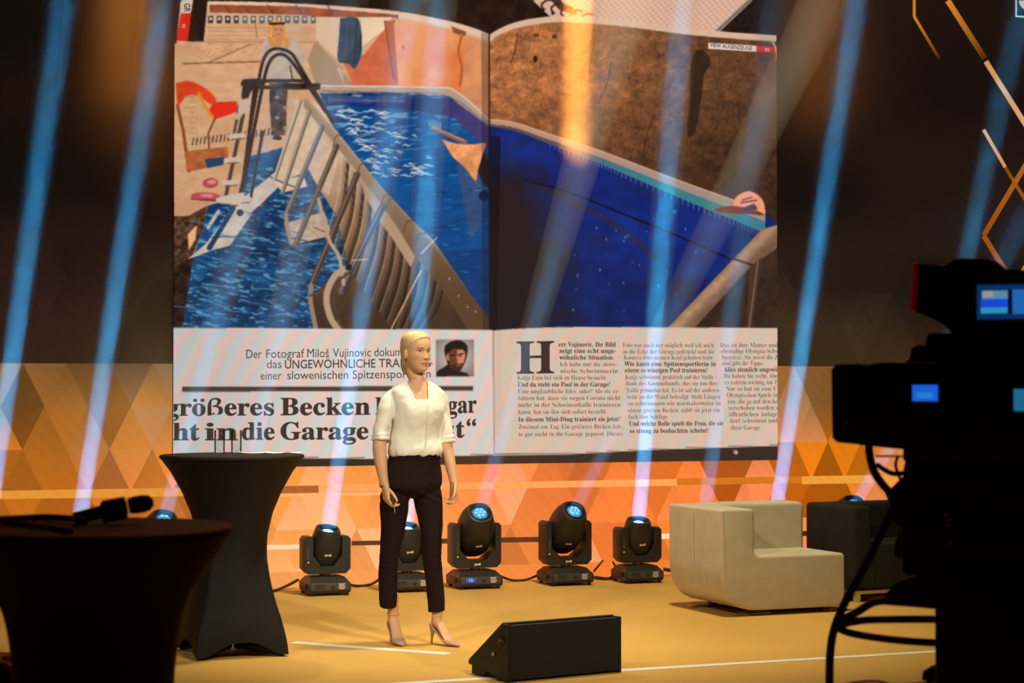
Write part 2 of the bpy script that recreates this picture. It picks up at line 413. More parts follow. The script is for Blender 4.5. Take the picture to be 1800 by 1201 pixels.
NU, NZ = 720, 600
gu, gz = np.meshgrid(np.linspace(su0, su1, NU), np.linspace(sz0, sz1, NZ))
GP = np.array(WALL_P + WN * SOFF)[None] + gu.ravel()[:, None] * np.array(WU)[None]; GP[:, 2] += gz.ravel()
gx, gy = proj_np(GP); PX = gx.reshape(NZ, NU); PY = gy.reshape(NZ, NU)
IMG = np.zeros((NZ, NU, 3)) + np.array([38, 24, 16.])
colx = PX.mean(0); rowy = PY.mean(1)
def bbox(x0, x1, y0, y1):
    i = np.where((PY.min(1) <= y1 + 3) & (PY.max(1) >= y0 - 3))[0]; j = np.where((PX.min(0) <= x1 + 3) & (PX.max(0) >= x0 - 3))[0]
    if len(i) == 0 or len(j) == 0: return None
    return slice(i[0], i[-1] + 1), slice(j[0], j[-1] + 1)
_rng = np.random.RandomState(3)
_lat = _rng.rand(256, 256)
def vnoise(x, y):
    xi = np.floor(x).astype(int); yi = np.floor(y).astype(int); fx = x - xi; fy = y - yi
    fx = fx * fx * (3 - 2 * fx); fy = fy * fy * (3 - 2 * fy)
    g = lambda a, b: _lat[b % 256, a % 256]
    return (g(xi, yi) * (1 - fx) + g(xi + 1, yi) * fx) * (1 - fy) + (g(xi, yi + 1) * (1 - fx) + g(xi + 1, yi + 1) * fx) * fy
def fbm(x, y, o=4):
    s = 0; a = 0.5; t = 0
    for k in range(o): s = s + a * vnoise(x * 2 ** k + 17 * k, y * 2 ** k + 31 * k); t += a; a *= 0.55
    return s / t
def cval(c, X, Y):
    if callable(c): return c(X, Y)
    return np.zeros(X.shape + (3,)) + np.array(c, float)
def inside(pts, X, Y):
    r = np.zeros(X.shape, bool); n = len(pts)
    for i in range(n):
        x1, y1 = pts[i]; x2, y2 = pts[(i + 1) % n]
        if y1 == y2: continue
        cnd = ((y1 > Y) != (y2 > Y)) & (X < (x2 - x1) * (Y - y1) / (y2 - y1) + x1); r ^= cnd
    return r
def poly(pts, c, alpha=1.0):
    xs = [p[0] for p in pts]; ys = [p[1] for p in pts]; b = bbox(min(xs), max(xs), min(ys), max(ys))
    if b is None: return
    X, Y = PX[b], PY[b]
    cov = sum(inside(pts, X + dx, Y + dy).astype(float) for dx, dy in ((-.35, -.35), (.35, -.35), (-.35, .35), (.35, .35))) / 4 * alpha
    IMG[b] = IMG[b] * (1 - cov[..., None]) + cval(c, X, Y) * cov[..., None]
def line(pts, w, c, alpha=1.0, clip=None):
    xs = [p[0] for p in pts]; ys = [p[1] for p in pts]; W = max(w) if hasattr(w, '__len__') else w
    b = bbox(min(xs) - W, max(xs) + W, min(ys) - W, max(ys) + W)
    if b is None: return
    X, Y = PX[b], PY[b]; cov = np.zeros(X.shape); n = len(pts) - 1
    for i in range(n):
        (x1, y1), (x2, y2) = pts[i], pts[i + 1]; dx, dy = x2 - x1, y2 - y1; l2 = dx * dx + dy * dy + 1e-9
        t = np.clip(((X - x1) * dx + (Y - y1) * dy) / l2, 0, 1); d = np.hypot(X - x1 - t * dx, Y - y1 - t * dy)
        hw = (w[i] + (w[i + 1] - w[i]) * t) / 2 if hasattr(w, '__len__') else w / 2
        cov = np.maximum(cov, np.clip(hw - d + 0.6, 0, 1))
    cov *= alpha
    if clip is not None: cov *= inside(clip, X, Y)
    IMG[b] = IMG[b] * (1 - cov[..., None]) + cval(c, X, Y) * cov[..., None]
def ell(cx_, cy_, rx, ry, c, alpha=1.0, rot=0.0, n=24):
    ca, sa = math.cos(rot), math.sin(rot)
    poly([(cx_ + rx * math.cos(t) * ca - ry * math.sin(t) * sa, cy_ + rx * math.cos(t) * sa + ry * math.sin(t) * ca) for t in np.linspace(0, 2 * math.pi, n, endpoint=False)], c, alpha)
def sm(p, k=6): return [q[:2] for q in catmull([(a, b, 0) for a, b in p], k)]
def grain(c, amp, sc=0.2, asp=1.0, o=4):
    c = np.array(c, float)
    return lambda X, Y: np.clip(c * (1 + amp * (fbm(X * sc, Y * sc * asp, o) - 0.5)[..., None] * 2), 0, 255)
def mixc(c1, c2, f): return np.array(c1, float) * (1 - f[..., None]) + np.array(c2, float) * f[..., None]
sstep = lambda a, b, x: np.clip((x - a) / (b - a), 0, 1) ** 2 * (3 - 2 * np.clip((x - a) / (b - a), 0, 1))

# --- table top behind the magazine, notebook
poly([(290, -80), (1380, -80), (1380, 120), (290, 120)], grain((40, 24, 16), 0.5, 0.06))
NBK = [(905, -80), (925, -10), (968, 30), (1100, 60), (1262, 58), (1345, -20), (1420, -80)]
poly(NBK, (222, 182, 156))
for k in range(60):
    a = 860 + k * 11; line([(a - 60, -80), (a + 70, 70)], 1.0, (190, 126, 104), 0.7, NBK)
    a = 900 + k * 13; line([(a + 150, -80), (a - 80, 60)], 1.0, (196, 136, 112), 0.6, NBK)
poly([(1345, -20), (1262, 58), (1254, 56), (1335, -20)], (150, 132, 124)); line([(1340, -20), (1258, 57)], 1.5, (90, 70, 62))
poly([(1345, -22), (1266, 58), (1380, 64), (1380, -22)], grain((34, 24, 22), 0.6, 0.2))
line([(955, -30), (985, 10), (1010, 22)], [15, 13, 8], (84, 46, 32))
for k in range(6):
    x0 = 938 + k * 17; y0 = -4 + k * 6; line(sm([(x0, y0 + 14), (x0 - 3, y0 + 6), (x0 + 8, y0 - 2), (x0 + 18, y0)]), 3, (52, 30, 24)); ell(x0, y0 + 15, 3.2, 3.2, (44, 26, 22))
# --- white borders of the two pages
pl_top = sm([(355, 2), (440, 3), (520, 6), (640, 14), (720, 23), (790, 37), (835, 50), (859, 60)])
pr_top = sm([(859, 62), (875, 52), (900, 41), (940, 32), (1000, 28), (1100, 36), (1200, 49), (1290, 57), (1372, 63)])
poly(pl_top + [(859, 110), (300, 110), (300, 3)], (228, 188, 158))
poly(pr_top + [(1372, 110), (859, 110)], (218, 178, 150))
# --- left page photo
plt = [(x, y + 9 + 4 * (x - 355) / 500) for x, y in pl_top]
LP = plt + [(860, 582), (300, 578), (300, 8)]
def plaza(X, Y):
    n = fbm(X * .05, Y * .12); g = mixc((206, 150, 108), (232, 186, 142), n)
    return g * (0.98 - 0.00022 * (Y - 30))[..., None]
poly(LP, plaza)
poly([(368, 8), (520, 11), (700, 26), (700, 40), (520, 26), (368, 22)], grain((150, 78, 50), .3, .05)); 
for x in (395, 428, 470, 520, 575): line([(x, 9), (x + 10, 23)], 1.5, (96, 48, 34))
poly([(362, 26), (555, 28), (555, 42), (362, 40)], (196, 172, 150))
for k in range(13):
    x = 366 + k * 15; poly([(x, 28), (x + 9, 28), (x + 9, 41), (x, 41)], (104, 92, 86) if k > 3 else (64, 48, 44)); ell(x + 4.5, 33, 2.6, 2.6, (226, 200, 172))
for k in range(5): line([(364, 48 + k * 7), (470 + 10 * k, 49 + k * 7)], 1, (170, 116, 84), .7)
for k in range(14): line([(340 + k * 11, 98), (352 + k * 11, 86)], 1.0, (190, 136, 100), .7); line([(330 + k * 12, 78 + (k % 3) * 6), (336 + k * 12, 80 + (k % 3) * 6)], 1.2, (182, 128, 92))
line([(322, 112), (466, 108)], 2.5, (132, 92, 66)); line([(362, 112), (440, 78)], 2, (140, 100, 72)); line([(355, 73), (560, 74)], 1.6, (168, 116, 84))
line([(448, 35), (452, 68)], 1.2, (120, 88, 70))
# right hand side of the yard
poly([(556, 30), (690, 30), (660, 60), (600, 110), (556, 70)], (222, 186, 152))
for k in range(12): line([(638 + k * 5, 32), (632 + k * 4, 84 - k * 3)], 2, (244, 214, 184))
poly([(553, 72), (604, 120), (596, 130), (540, 108)], (190, 140, 104)); poly([(556, 72), (622, 150), (555, 150), (540, 104)], (168, 134, 106))
poly([(690, 36), (700, 150), (620, 150), (604, 110), (640, 96), (672, 56)], grain((206, 102, 68), .12, .1))
poly([(675, 36), (692, 36), (700, 150), (690, 140)], (184, 92, 64)); line([(676, 38), (692, 138)], 1.5, (120, 60, 44))
poly(sm([(598, 32), (630, 34), (636, 88), (624, 120), (612, 112), (594, 106), (596, 60)]), grain((48, 66, 86), .3, .1))
line([(628, 36), (622, 112)], 2, (28, 40, 56)); line([(612, 36), (606, 104)], 1.5, (74, 92, 110))
for k in range(5): line([(594, 118 + k), (604, 128 + k * 5)], 1, (230, 200, 170), .6)
poly([(694, 32), (700, 155), (862, 170), (862, 92), (790, 52)], lambda X, Y: mixc((220, 118, 62), (244, 168, 108), np.clip(fbm(X * .03, Y * .03) + .25 * np.sin(X * .03 - 1), 0, 1)))
poly([(793, 46), (820, 56), (818, 64), (797, 58)], (140, 78, 46)); line(sm([(812, 60), (806, 90), (812, 120), (808, 150)]), 4, (178, 92, 50)); ell(709, 83, 3, 3, (180, 96, 62))
poly([(820, 62), (862, 80), (862, 215), (812, 170)], grain((214, 138, 94), .12, .05))
# red chair on the left
poly(sm([(309, 146), (330, 142), (352, 150), (374, 166), (380, 178), (368, 182), (352, 170), (330, 168), (312, 190)]), grain((222, 62, 26), .25, .1))
poly([(374, 180), (416, 178), (418, 196), (378, 210), (366, 198)], (224, 44, 26)); line(sm([(350, 165), (362, 190), (374, 206)]), 5, (226, 128, 34))
line([(312, 186), (322, 230), (332, 300)], [5, 5, 6], (132, 66, 34)); line([(378, 208), (366, 235), (368, 262)], 3, (112, 66, 40))
poly([(326, 266), (400, 258), (402, 276), (360, 296), (328, 302)], grain((168, 92, 52), .25, .1)); poly([(360, 280), (395, 276), (392, 290), (364, 296)], (36, 66, 96))
for k in range(24): line([(338 + k * 7, 255 - k * .9), (340 + k * 7, 244 - k * .9)], 2.2, (64, 42, 34) if k % 2 else (96, 66, 48))
for k in range(8): line([(322 + (k % 2) * 10, 170 + k * 9), (344, 171 + k * 9)], .9, (176, 126, 94)); line([(338 + (k % 3) * 9, 168 + k * 9), (338 + (k % 3) * 9, 176 + k * 9)], .9, (176, 126, 94))
# woman of the photo
poly(sm([(462, 74), (480, 66), (520, 72), (536, 94), (536, 108), (520, 148), (470, 148), (458, 108)]), grain((192, 168, 146), .1, .1))
poly(sm([(472, 44), (480, 36), (494, 36), (502, 50), (510, 80), (500, 84), (478, 82), (470, 66)]), grain((214, 146, 74), .25, .3))
ell(489, 54, 8, 12, (210, 138, 96)); line([(475, 42), (499, 41)], 4, (48, 28, 22)); line([(484, 52), (486, 52)], 1.6, (70, 36, 28)); line([(492, 52), (495, 52)], 1.6, (70, 36, 28)); line([(487, 60), (492, 60)], 1.4, (160, 74, 58)); poly([(483, 68), (496, 68), (494, 84), (486, 84)], (206, 134, 94))
poly([(474, 146), (507, 146), (503, 190), (504, 238), (478, 238), (474, 190)], grain((74, 54, 46), .9, .12)); 
for k in range(9): ell(480 + 7 * (k % 4), 162 + 9 * k, 4, 3, (150, 132, 116) if k % 2 else (36, 26, 24))
ell(487, 243, 8, 5, (58, 40, 34)); line([(480, 247), (494, 248)], 2, (220, 196, 170))
# blue ground sheet
tarp = [(512, 255), (442, 274), (432, 300), (424, 345), (364, 362), (358, 400), (340, 450), (330, 484), (316, 582), (572, 582), (612, 462), (592, 380), (560, 330), (522, 262)]
def tarpc(X, Y):
    w = fbm(X * .05 + Y * .02, Y * .10 - X * .02, 4); f = sstep(.56, .74, fbm(X * .07 + Y * .05, Y * .26 - X * .05, 3)); k = sstep(.60, .42, fbm(X * .03 + 7, Y * .05 + X * .02, 3))
    c = mixc((12, 44, 86), (32, 98, 150), w); c = c * (1 - .5 * k[..., None]) + np.array([14, 30, 58.]) * .5 * k[..., None]
    c = c * (1 - .75 * f[..., None]) + np.array([118, 170, 192.]) * .75 * f[..., None]
    return c
poly(tarp, tarpc)
poly([(364, 356), (300, 356), (300, 582), (318, 582), (330, 484), (342, 440), (358, 400)], grain((74, 50, 36), .95, .14, 1.2))
poly([(306, 470), (340, 450), (320, 582), (300, 582)], grain((44, 29, 22), .9, .16)); poly([(330, 412), (346, 396), (344, 420), (332, 440)], (226, 172, 132)); poly([(306, 356), (400, 340), (364, 362), (330, 380), (306, 380)], (196, 146, 108))
poly([(342, 318), (402, 300), (386, 345), (340, 352)], (206, 156, 118))
sunp = [(484, 302), (512, 296), (500, 318), (462, 356), (430, 384), (446, 372), (404, 432), (374, 440), (330, 456), (362, 428), (410, 366), (432, 344)]
poly(sunp, grain((198, 180, 162), .12, .08)); line([(411, 366), (368, 436)], [7, 9], (34, 62, 92)); line([(384, 372), (366, 400)], 6, (196, 178, 160)); ell(422, 374, 6, 6, (26, 34, 44))
poly([(484, 320), (534, 308), (540, 328), (496, 339)], (214, 186, 158)); poly([(520, 300), (532, 296), (532, 304), (514, 308)], (52, 96, 132))
poly([(503, 392), (570, 372), (584, 414), (516, 430)], grain((186, 158, 132), .2, .12)); line([(520, 431), (575, 418)], 3, (40, 34, 38))
for k in range(70):
    x = 330 + _rng.rand() * 250; y = 372 + _rng.rand() * 205
    if inside(tarp, np.array([[x]]), np.array([[y]]))[0, 0]:
        L = 10 + 22 * _rng.rand(); a_ = -.1 + .55 * _rng.rand(); line(sm([(x - L, y - L * a_), (x, y + 2 * _rng.randn()), (x + L, y + L * a_)], 3), 1.0 + _rng.rand(), ((104, 158, 186), (8, 24, 52), (58, 120, 164))[k % 3], .7)
for q in ([(430, 400), (470, 410), (540, 424)], [(440, 440), (500, 450), (560, 478)], [(400, 470), (460, 486), (520, 520)], [(452, 300), (490, 318), (520, 330)]): line(sm(q), 2, (10, 26, 48), .8)
ell(370, 322, 14, 9, (176, 72, 72), rot=-.1); ell(362, 346, 27, 8, (182, 74, 78), rot=.05); ell(364, 344, 12, 3.5, (212, 128, 124), rot=.05); ell(372, 320, 8, 4, (214, 132, 126)); line([(336, 350), (386, 353)], 2, (96, 40, 40))
# pool: outer skin, legs, rim, water
side = [(514, 172), (536, 182), (590, 250), (667, 353), (700, 400), (730, 450), (773, 500), (826, 582), (556, 582), (548, 520), (612, 462), (592, 380), (560, 330), (522, 262)]
def sidec(X, Y):
    b = mixc((204, 172, 142), (140, 106, 80), sstep(250, 420, Y)); b = b * (1 - sstep(400, 560, Y)[..., None]) + np.array([66, 46, 34.]) * sstep(400, 560, Y)[..., None]
    return b * (.88 + .24 * fbm(X * .06, Y * .03)[..., None])
poly(side, sidec)
for i in range(64):     # hanging folds of the skin, fanning out from the rim
    t = i / 63.0; x0 = 602 + t * 176; y0 = 274 + t * 236; x1 = 572 + t * 172; y1 = min(580, 420 + t * 230)
    lt = (i * 7) % 5; c = ((214, 172, 134), (60, 40, 30), (150, 112, 82), (42, 28, 22), (112, 80, 58))[lt]; dk = 1 - .45 * t
    line(sm([(x0, y0), (x0 * .55 + x1 * .45 + 5, y0 * .5 + y1 * .5), (x1, y1)], 4), [1.2 + 1.3 * (lt % 2)] * 9, tuple(v * dk for v in c), .85)
poly([(514, 172), (536, 182), (566, 222), (540, 300), (520, 310), (496, 318), (486, 312)], grain((208, 178, 148), .1, .1)); line([(516, 180), (490, 300)], 2, (170, 138, 112), .6)
poly([(566, 224), (600, 262), (578, 344), (560, 330), (544, 300)], grain((202, 170, 140), .1, .1))
wat = sm([(560, 160), (640, 158), (780, 163), (820, 185), (860, 214)], 4) + [(862, 566), (813, 498), (760, 420), (723, 386), (670, 328), (630, 278), (585, 222)]
def watc(X, Y):
    n = fbm(X * .03, Y * .11 + X * .01); r = sstep(.60, .74, fbm(X * .045 + 5, Y * .22 + X * .02, 3)) * sstep(380, 190, Y + .45 * (X - 640))
    c = mixc((8, 54, 112), (18, 92, 156), n); c = c * (1 - .25 * sstep(180, 165, Y))[..., None]
    c = mixc((1, 1, 1), (.75, .72, .80), sstep(330, 560, Y)) * c
    return c * (1 - .7 * r[..., None]) + np.array([166, 186, 200.]) * .7 * r[..., None]
poly(wat, watc)
poly(sm([(566, 168), (700, 172), (800, 178), (862, 222)], 4) + [(862, 270), (800, 208), (700, 190), (576, 184)], lambda X, Y: mixc((22, 34, 96), (84, 54, 104), sstep(700, 830, X)), .8)
poly([(800, 285), (848, 300), (846, 400), (826, 420), (812, 340)], (120, 78, 92), .35)
for k in range(40): line([(578 + k * 3.4, 170), (578 + k * 3.4, 180)], 1.3, (150, 160, 190), .5); 
line([(578, 175), (712, 178)], 1.0, (150, 160, 190), .5)
for k in range(80):
    y = 192 + _rng.rand() ** 1.2 * 120; x = 596 + (y - 200) * .62 + _rng.rand() ** 1.3 * 110; L = 4 + 9 * _rng.rand()
    line(sm([(x - L, y + 1.5 * _rng.randn()), (x - L * .3, y - 1.5), (x + L * .4, y + 1.2), (x + L, y + 1.5 * _rng.randn())], 3), [1.0, 1.6, 2.4, 3.0, 2.6, 2.2, 1.8, 1.4, 1.0, .8][:10], (226, 214, 206), .8)
for k in range(90):
    y = 250 + _rng.rand() * 300; x = 640 + (y - 260) * .80 + _rng.rand() * 190
    if x < 856: line([(x - 4 - 4 * _rng.rand(), y), (x + 5, y + 1.5 * _rng.randn())], 1.1, ((96, 160, 196), (6, 34, 84))[k % 2], .6)
poly(sm([(560, 150), (650, 152), (760, 153), (800, 160), (840, 188), (862, 212)], 4) + [(862, 226), (830, 200), (790, 170), (700, 162), (560, 164)], (176, 150, 134))
line(sm([(560, 151), (760, 154), (802, 161), (862, 213)], 4), 2.5, (224, 192, 166)); line(sm([(566, 160), (700, 163), (790, 170), (862, 224)], 4), 1.2, (96, 80, 80))
# swimmer
line(sm([(760, 226), (786, 236), (818, 250)]), [4, 5, 6, 7, 7, 7, 7, 8, 8, 8, 8, 8, 8], (142, 92, 74)); line(sm([(762, 223), (790, 236), (816, 247)]), 1.6, (206, 156, 128))
poly(sm([(776, 244), (800, 252), (830, 254), (853, 252), (848, 272), (840, 300), (836, 318), (818, 296), (796, 276)]), grain((222, 146, 92), .25, .07)); poly(sm([(806, 280), (836, 318), (852, 340), (830, 312)]), (170, 106, 84), .7)
for k in range(5): line([(758 + k * 4, 226), (754 + k * 5, 214 + abs(k - 2))], 1.5, (208, 160, 132))
poly(sm([(850, 268), (861, 290), (861, 330), (846, 316), (840, 300)]), (44, 30, 34)); ell(850, 344, 9, 9, (20, 34, 60))
# rim bar
rim_u = [(536, 172), (560, 184), (587, 226), (630, 279), (670, 329), (723, 387), (760, 420), (813, 499), (862, 562)]; rim_l = [(862, 582), (824, 582), (773, 502), (730, 452), (700, 402), (667, 355), (627, 302), (587, 252), (533, 187)]
def rimc(X, Y):
    t = (X - 543) - (Y - 176) * .86; f = np.exp(-((t - 8) / 9.) ** 2)
    b = mixc((206, 170, 138), (122, 86, 58), sstep(280, 540, Y)); return b * (0.74 + .40 * f[..., None])
poly([(627, 300), (667, 353), (700, 400), (730, 450), (722, 470), (690, 420), (664, 384), (640, 340)], (176, 144, 116)); poly(rim_u + rim_l, rimc)
for x, y in ((597, 246), (640, 296), (682, 350), (690, 358), (722, 396), (742, 418)): line(sm([(x - 12, y + 12), (x - 6, y - 6), (x + 8, y - 8)]), 1.4, (84, 58, 44))
for x, y in ((790, 490), (806, 520), (836, 548), (822, 540)): ell(x, y, 1.5, 1.5, (214, 176, 140))
legs = [((528, 177), (483, 313)), ((544, 194), (497, 337)), ((567, 223), (503, 377)), ((592, 257), (520, 430)), ((628, 307), (547, 502)), ((673, 363), (600, 512))]
for i, (a, b) in enumerate(legs):
    c = [(172, 146, 126), (140, 118, 104), (112, 100, 96), (92, 72, 62), (92, 68, 56), (96, 84, 84)][i]; w = 6 + i * 1.2
    line([a, b], w, c); line([(a[0] - 1.8, a[1]), (b[0] - 1.8, b[1])], 1.8, tuple(min(255, v + 54) for v in c), .7); line([(a[0] + 2.4, a[1]), (b[0] + 2.4, b[1])], 1.6, tuple(v * .5 for v in c), .8)
line([(503, 377), (504, 396), (512, 428)], 7, (158, 132, 112)); line(sm([(547, 502), (546, 530), (556, 582)]), 8, (150, 122, 100)); line([(545, 520), (604, 500)], 4, (90, 64, 52)); line(sm([(560, 350), (578, 420), (596, 452), (604, 500)]), 6, (182, 152, 126))
line(sm([(612, 470), (588, 486), (574, 520), (580, 556), (596, 582)]), 11, (180, 150, 124)); line(sm([(616, 478), (596, 494), (586, 520), (592, 556), (606, 582)]), 4, (84, 62, 50)); line([(618, 486), (590, 560)], 6, (72, 50, 42)); ell(613, 470, 6, 6, (40, 28, 26)); line([(620, 458), (646, 456)], 2, (190, 170, 156))
line([(740, 476), (688, 578)], 2.0, (220, 180, 144)); line([(768, 418), (740, 446)], 1.4, (230, 210, 190))
# ladder
lc = (44, 30, 28)
line([(446, 232), (424, 352)], 5, (62, 44, 40)); line([(462, 232), (440, 352)], 5, (50, 36, 34))
line(sm([(440, 226), (453, 150), (462, 108), (474, 90), (490, 86), (512, 94), (530, 122), (560, 172), (584, 214)]), 5.5, lc)
line(sm([(420, 350), (444, 240), (462, 150), (472, 112), (486, 97), (502, 98), (520, 118), (548, 160), (572, 196)]), 5.5, lc)
line(sm([(426, 148), (432, 142), (462, 142), (536, 142)]), 6, (56, 40, 36)); line(sm([(428, 172), (436, 158), (450, 154), (560, 155)]), 6, (60, 42, 38)); line([(500, 150), (560, 150)], 7, (34, 26, 30))
line([(436, 160), (396, 350)], [7, 6], (78, 62, 58)); line([(422, 180), (412, 232)], 5, (92, 72, 64)); line([(448, 156), (424, 350)], [7, 6], (54, 38, 36)); line([(430, 190), (418, 206)], 9, (196, 160, 138))
for (x, y) in ((414, 240), (406, 282), (402, 322), (392, 352), (424, 352)): line([(x - 8, y), (x + 14, y - 2)], 9, (206, 176, 152)); line([(x - 6, y + 5), (x + 14, y + 4)], 2, (110, 84, 70))
line([(510, 116), (514, 140)], 2, (40, 30, 30))
line(sm([(450, 150), (460, 110), (474, 92), (490, 88)]), 1.4, (150, 130, 120), .7); line(sm([(458, 150), (470, 112), (486, 99), (500, 100)]), 1.2, (150, 130, 120), .6)
poly([(428, 140), (460, 138), (462, 150), (446, 152), (436, 172), (424, 170)], (58, 50, 50)); poly([(420, 176), (440, 172), (436, 200), (418, 200)], (198, 172, 152)); poly([(386, 346), (428, 338), (432, 350), (418, 362), (386, 358)], (202, 182, 166)); line([(388, 358), (418, 362)], 2, (104, 84, 74))
# corner flag of the left page
poly([(345, -40), (369, -40), (358, 73), (328, 73)], (40, 24, 18)); poly([(320, -40), (345, -40), (336, 22), (318, 24)], (214, 190, 176)); poly([(318, 24), (336, 23), (330, 72), (310, 72)], (222, 34, 20))
poly([(300, -80), (325, -80), (310, 76), (300, 76)], (30, 18, 14)); 
# --- right page photo
prt = [(x, y + 11) for x, y in pr_top]
RP = [(861, 75)] + prt[4:] + [(1372, 580), (861, 582)]
def stone(X, Y):
    n = .45 * fbm(X * .10 + Y * .05, Y * .13 - X * .04, 3) + .55 * fbm(X * .55, Y * .42, 3); m_ = fbm(X * .02, Y * .025, 3); g = fbm(X * .05 + 3, Y * .06, 3)
    c = mixc((150, 92, 54), (84, 54, 34), sstep(880, 1330, X + 60 * (m_ - .5))); c = c * (0.48 + 1.0 * n + .5 * (g - .5))[..., None]
    c = c * (1.18 - .42 * sstep(120, 330, Y))[..., None]
    return np.clip(c, 0, 255)
poly(RP, stone)
poly(sm([(1214, 110), (1226, 88), (1244, 96), (1248, 116), (1238, 130), (1232, 180), (1222, 232), (1208, 236), (1212, 180)]), (40, 28, 20), .75)
for q in ([(1075, 110), (1066, 150), (1056, 172)], [(1150, 200), (1136, 240), (1130, 280)], [(1265, 215), (1246, 245), (1240, 262)], [(910, 60), (905, 90), (898, 110)]): line(sm(q), 2, (58, 36, 24), .7)
ell(941, 104, 4, 6, (48, 28, 18)); ell(975, 64, 5, 4, (90, 54, 30)); ell(942, 62, 6, 3, (70, 42, 24), .8)
rt = sm([(861, 210), (905, 216), (960, 234), (1040, 260), (1100, 282), (1200, 320), (1290, 352), (1345, 372)], 5)
pool_r = rt + [(1372, 400), (1340, 406), (1170, 582), (861, 582)]
def deep(X, Y):
    n = fbm(X * .03, Y * .05); c = mixc((16, 28, 92), (26, 52, 140), n)
    dk = np.clip(sstep(1040, 880, X) * sstep(270, 370, Y) * 1.1 + .35 * sstep(.5, .75, fbm(X * .02 + 9, Y * .03 + 4)), 0, .93)
    c = mixc((1, 1, 1), (.9, .9, 1.1), dk) * 0 + c * (1 - dk[..., None]) + np.array([42, 26, 26.]) * dk[..., None]
    return c * (.80 + .2 * sstep(560, 380, Y))[..., None]
poly(pool_r, deep)
rb = [(x, y + 8 + 10 * (x - 861) / 480) for x, y in rt]; rc = [(x, y + 12 + 26 * (x - 861) / 480) for x, y in rt]
poly(rt + rb[::-1], lambda X, Y: mixc((186, 142, 116), (158, 138, 128), sstep(900, 1250, X))); poly(rb + rc[::-1], lambda X, Y: mixc((96, 72, 80), (58, 124, 134), sstep(930, 1130, X)))
line(rt, 1.6, (226, 176, 138))
for k in range(len(rc) - 1):
    for j in range(2):
        t = j / 2; x = rc[k][0] * (1 - t) + rc[k + 1][0] * t; y = rc[k][1] * (1 - t) + rc[k + 1][1] * t
        if x > 960: line([(x, y), (x, y + 5 + 5 * (x - 900) / 450)], 1.2, (128, 140, 196), .7)
line(sm([(925, 318), (1000, 338), (1090, 374), (1180, 410), (1300, 462), (1366, 484)]), 3, (12, 14, 36)); line(sm([(930, 322), (1000, 352), (1080, 395), (1150, 450)]), 12, (60, 40, 26), .35)
for k in range(26):
    x = 970 + _rng.rand() * 260; y = 380 + _rng.rand() * 180
    if x + y < 1720: ell(x, y, 1.2, 1 + 2 * _rng.rand(), (120, 168, 196), .7)
poly([(861, 240), (880, 240), (874, 582), (861, 582)], (20, 12, 14), .6)
poly([(1168, 582), (1338, 404), (1372, 396), (1372, 582)], grain((58, 40, 30), .3, .06))
poly([(1168, 582), (1338, 404), (1372, 394), (1372, 432), (1318, 470), (1216, 582)], lambda X, Y: np.array([156, 118, 92.]) * (0.72 + .38 * np.exp(-(((X - 1168) + (Y - 582) * .955 - 14) / 15.) ** 2))[..., None] * (.9 + .25 * fbm(X * .1, Y * .1)[..., None]))
line([(1280, 452), (1322, 466)], 3, (40, 28, 24)); poly([(1318, 470), (1340, 452), (1320, 582), (1312, 582)], (74, 54, 42)); line([(1332, 460), (1316, 582)], 2, (130, 98, 78))
ell(1186, 372, 4, 4, (40, 110, 170))
poly(sm([(1287, 366), (1294, 346), (1316, 336), (1336, 346), (1344, 362), (1344, 378), (1336, 372), (1320, 366), (1300, 370)]), (238, 154, 116)); poly(sm([(1254, 368), (1286, 362), (1320, 368), (1344, 378), (1312, 376), (1266, 374)]), (126, 44, 30)); line([(1305, 352), (1322, 347)], 2, (70, 34, 30)); line([(1302, 357), (1330, 352)], 2, (70, 34, 30)); poly([(1304, 366), (1326, 358), (1332, 368), (1310, 372)], (84, 40, 34))
poly([(1245, 75), (1330, 81), (1330, 91), (1245, 86)], (230, 206, 190)); poly([(1330, 81), (1372, 83), (1372, 93), (1330, 91)], (224, 44, 34))
line([(1358, 74), (1364, 84), (1366, 104)], 2, (236, 206, 190))
line([(860, 62), (861, 582)], 3, (30, 16, 14), .8); poly([(846, 56), (860, 62), (861, 582), (848, 582)], (20, 14, 20), .3)
# --- white text strip
def white(X, Y):
    b = np.array([196, 185, 178.]) + np.array([22, 15, 12.]) * sstep(360, 560, X)[..., None]
    ph = X * .16 + Y * .10 + 9 * fbm(X * .008, Y * .010, 2); m1 = np.sin(ph); m2 = np.sin(ph + 2.1)
    amp = np.where(X < 861, 1.0, .55)[..., None]
    return b + amp * (np.array([10, -2, -3.]) * m1[..., None] + np.array([-6, 4, 5.]) * m2[..., None])
poly([(295, 576), (866, 580), (868, 798), (660, 805), (530, 804), (295, 803)], white)
poly(sm([(866, 581), (930, 577), (1040, 575), (1372, 577)]) + [(1372, 782), (1150, 789), (1000, 797), (868, 799)], lambda X, Y: white(X, Y) + np.array([-4, -12, -22.]))
line([(867, 582), (869, 798)], 2.2, (176, 140, 122)); poly([(869, 582), (884, 580), (884, 798), (869, 799)], (206, 176, 160), .4)
dark = lambda X, Y: np.array([48, 34, 27.]) * (.9 + .3 * sstep(600, 900, X))[..., None] + np.array([14, 8, 3.]) * np.exp(-((X - 800) / 200.) ** 2)[..., None]
poly([(295, 803), (530, 804), (660, 805), (868, 798), (1000, 797), (1150, 789), (1372, 782), (1372, 860), (295, 860)], dark)
line([(295, 804), (530, 805), (660, 806), (868, 799)], 1.4, (236, 206, 190)); line([(868, 800), (1000, 798), (1150, 790), (1372, 783)], 1.4, (232, 204, 190))
ell(1293, 795, 4.5, 3.2, (206, 180, 160), rot=.6); ell(1291, 794, 1.6, 1.2, (60, 42, 34))
poly([(320, 680), (832, 679), (832, 687), (320, 689)], (72, 54, 46))
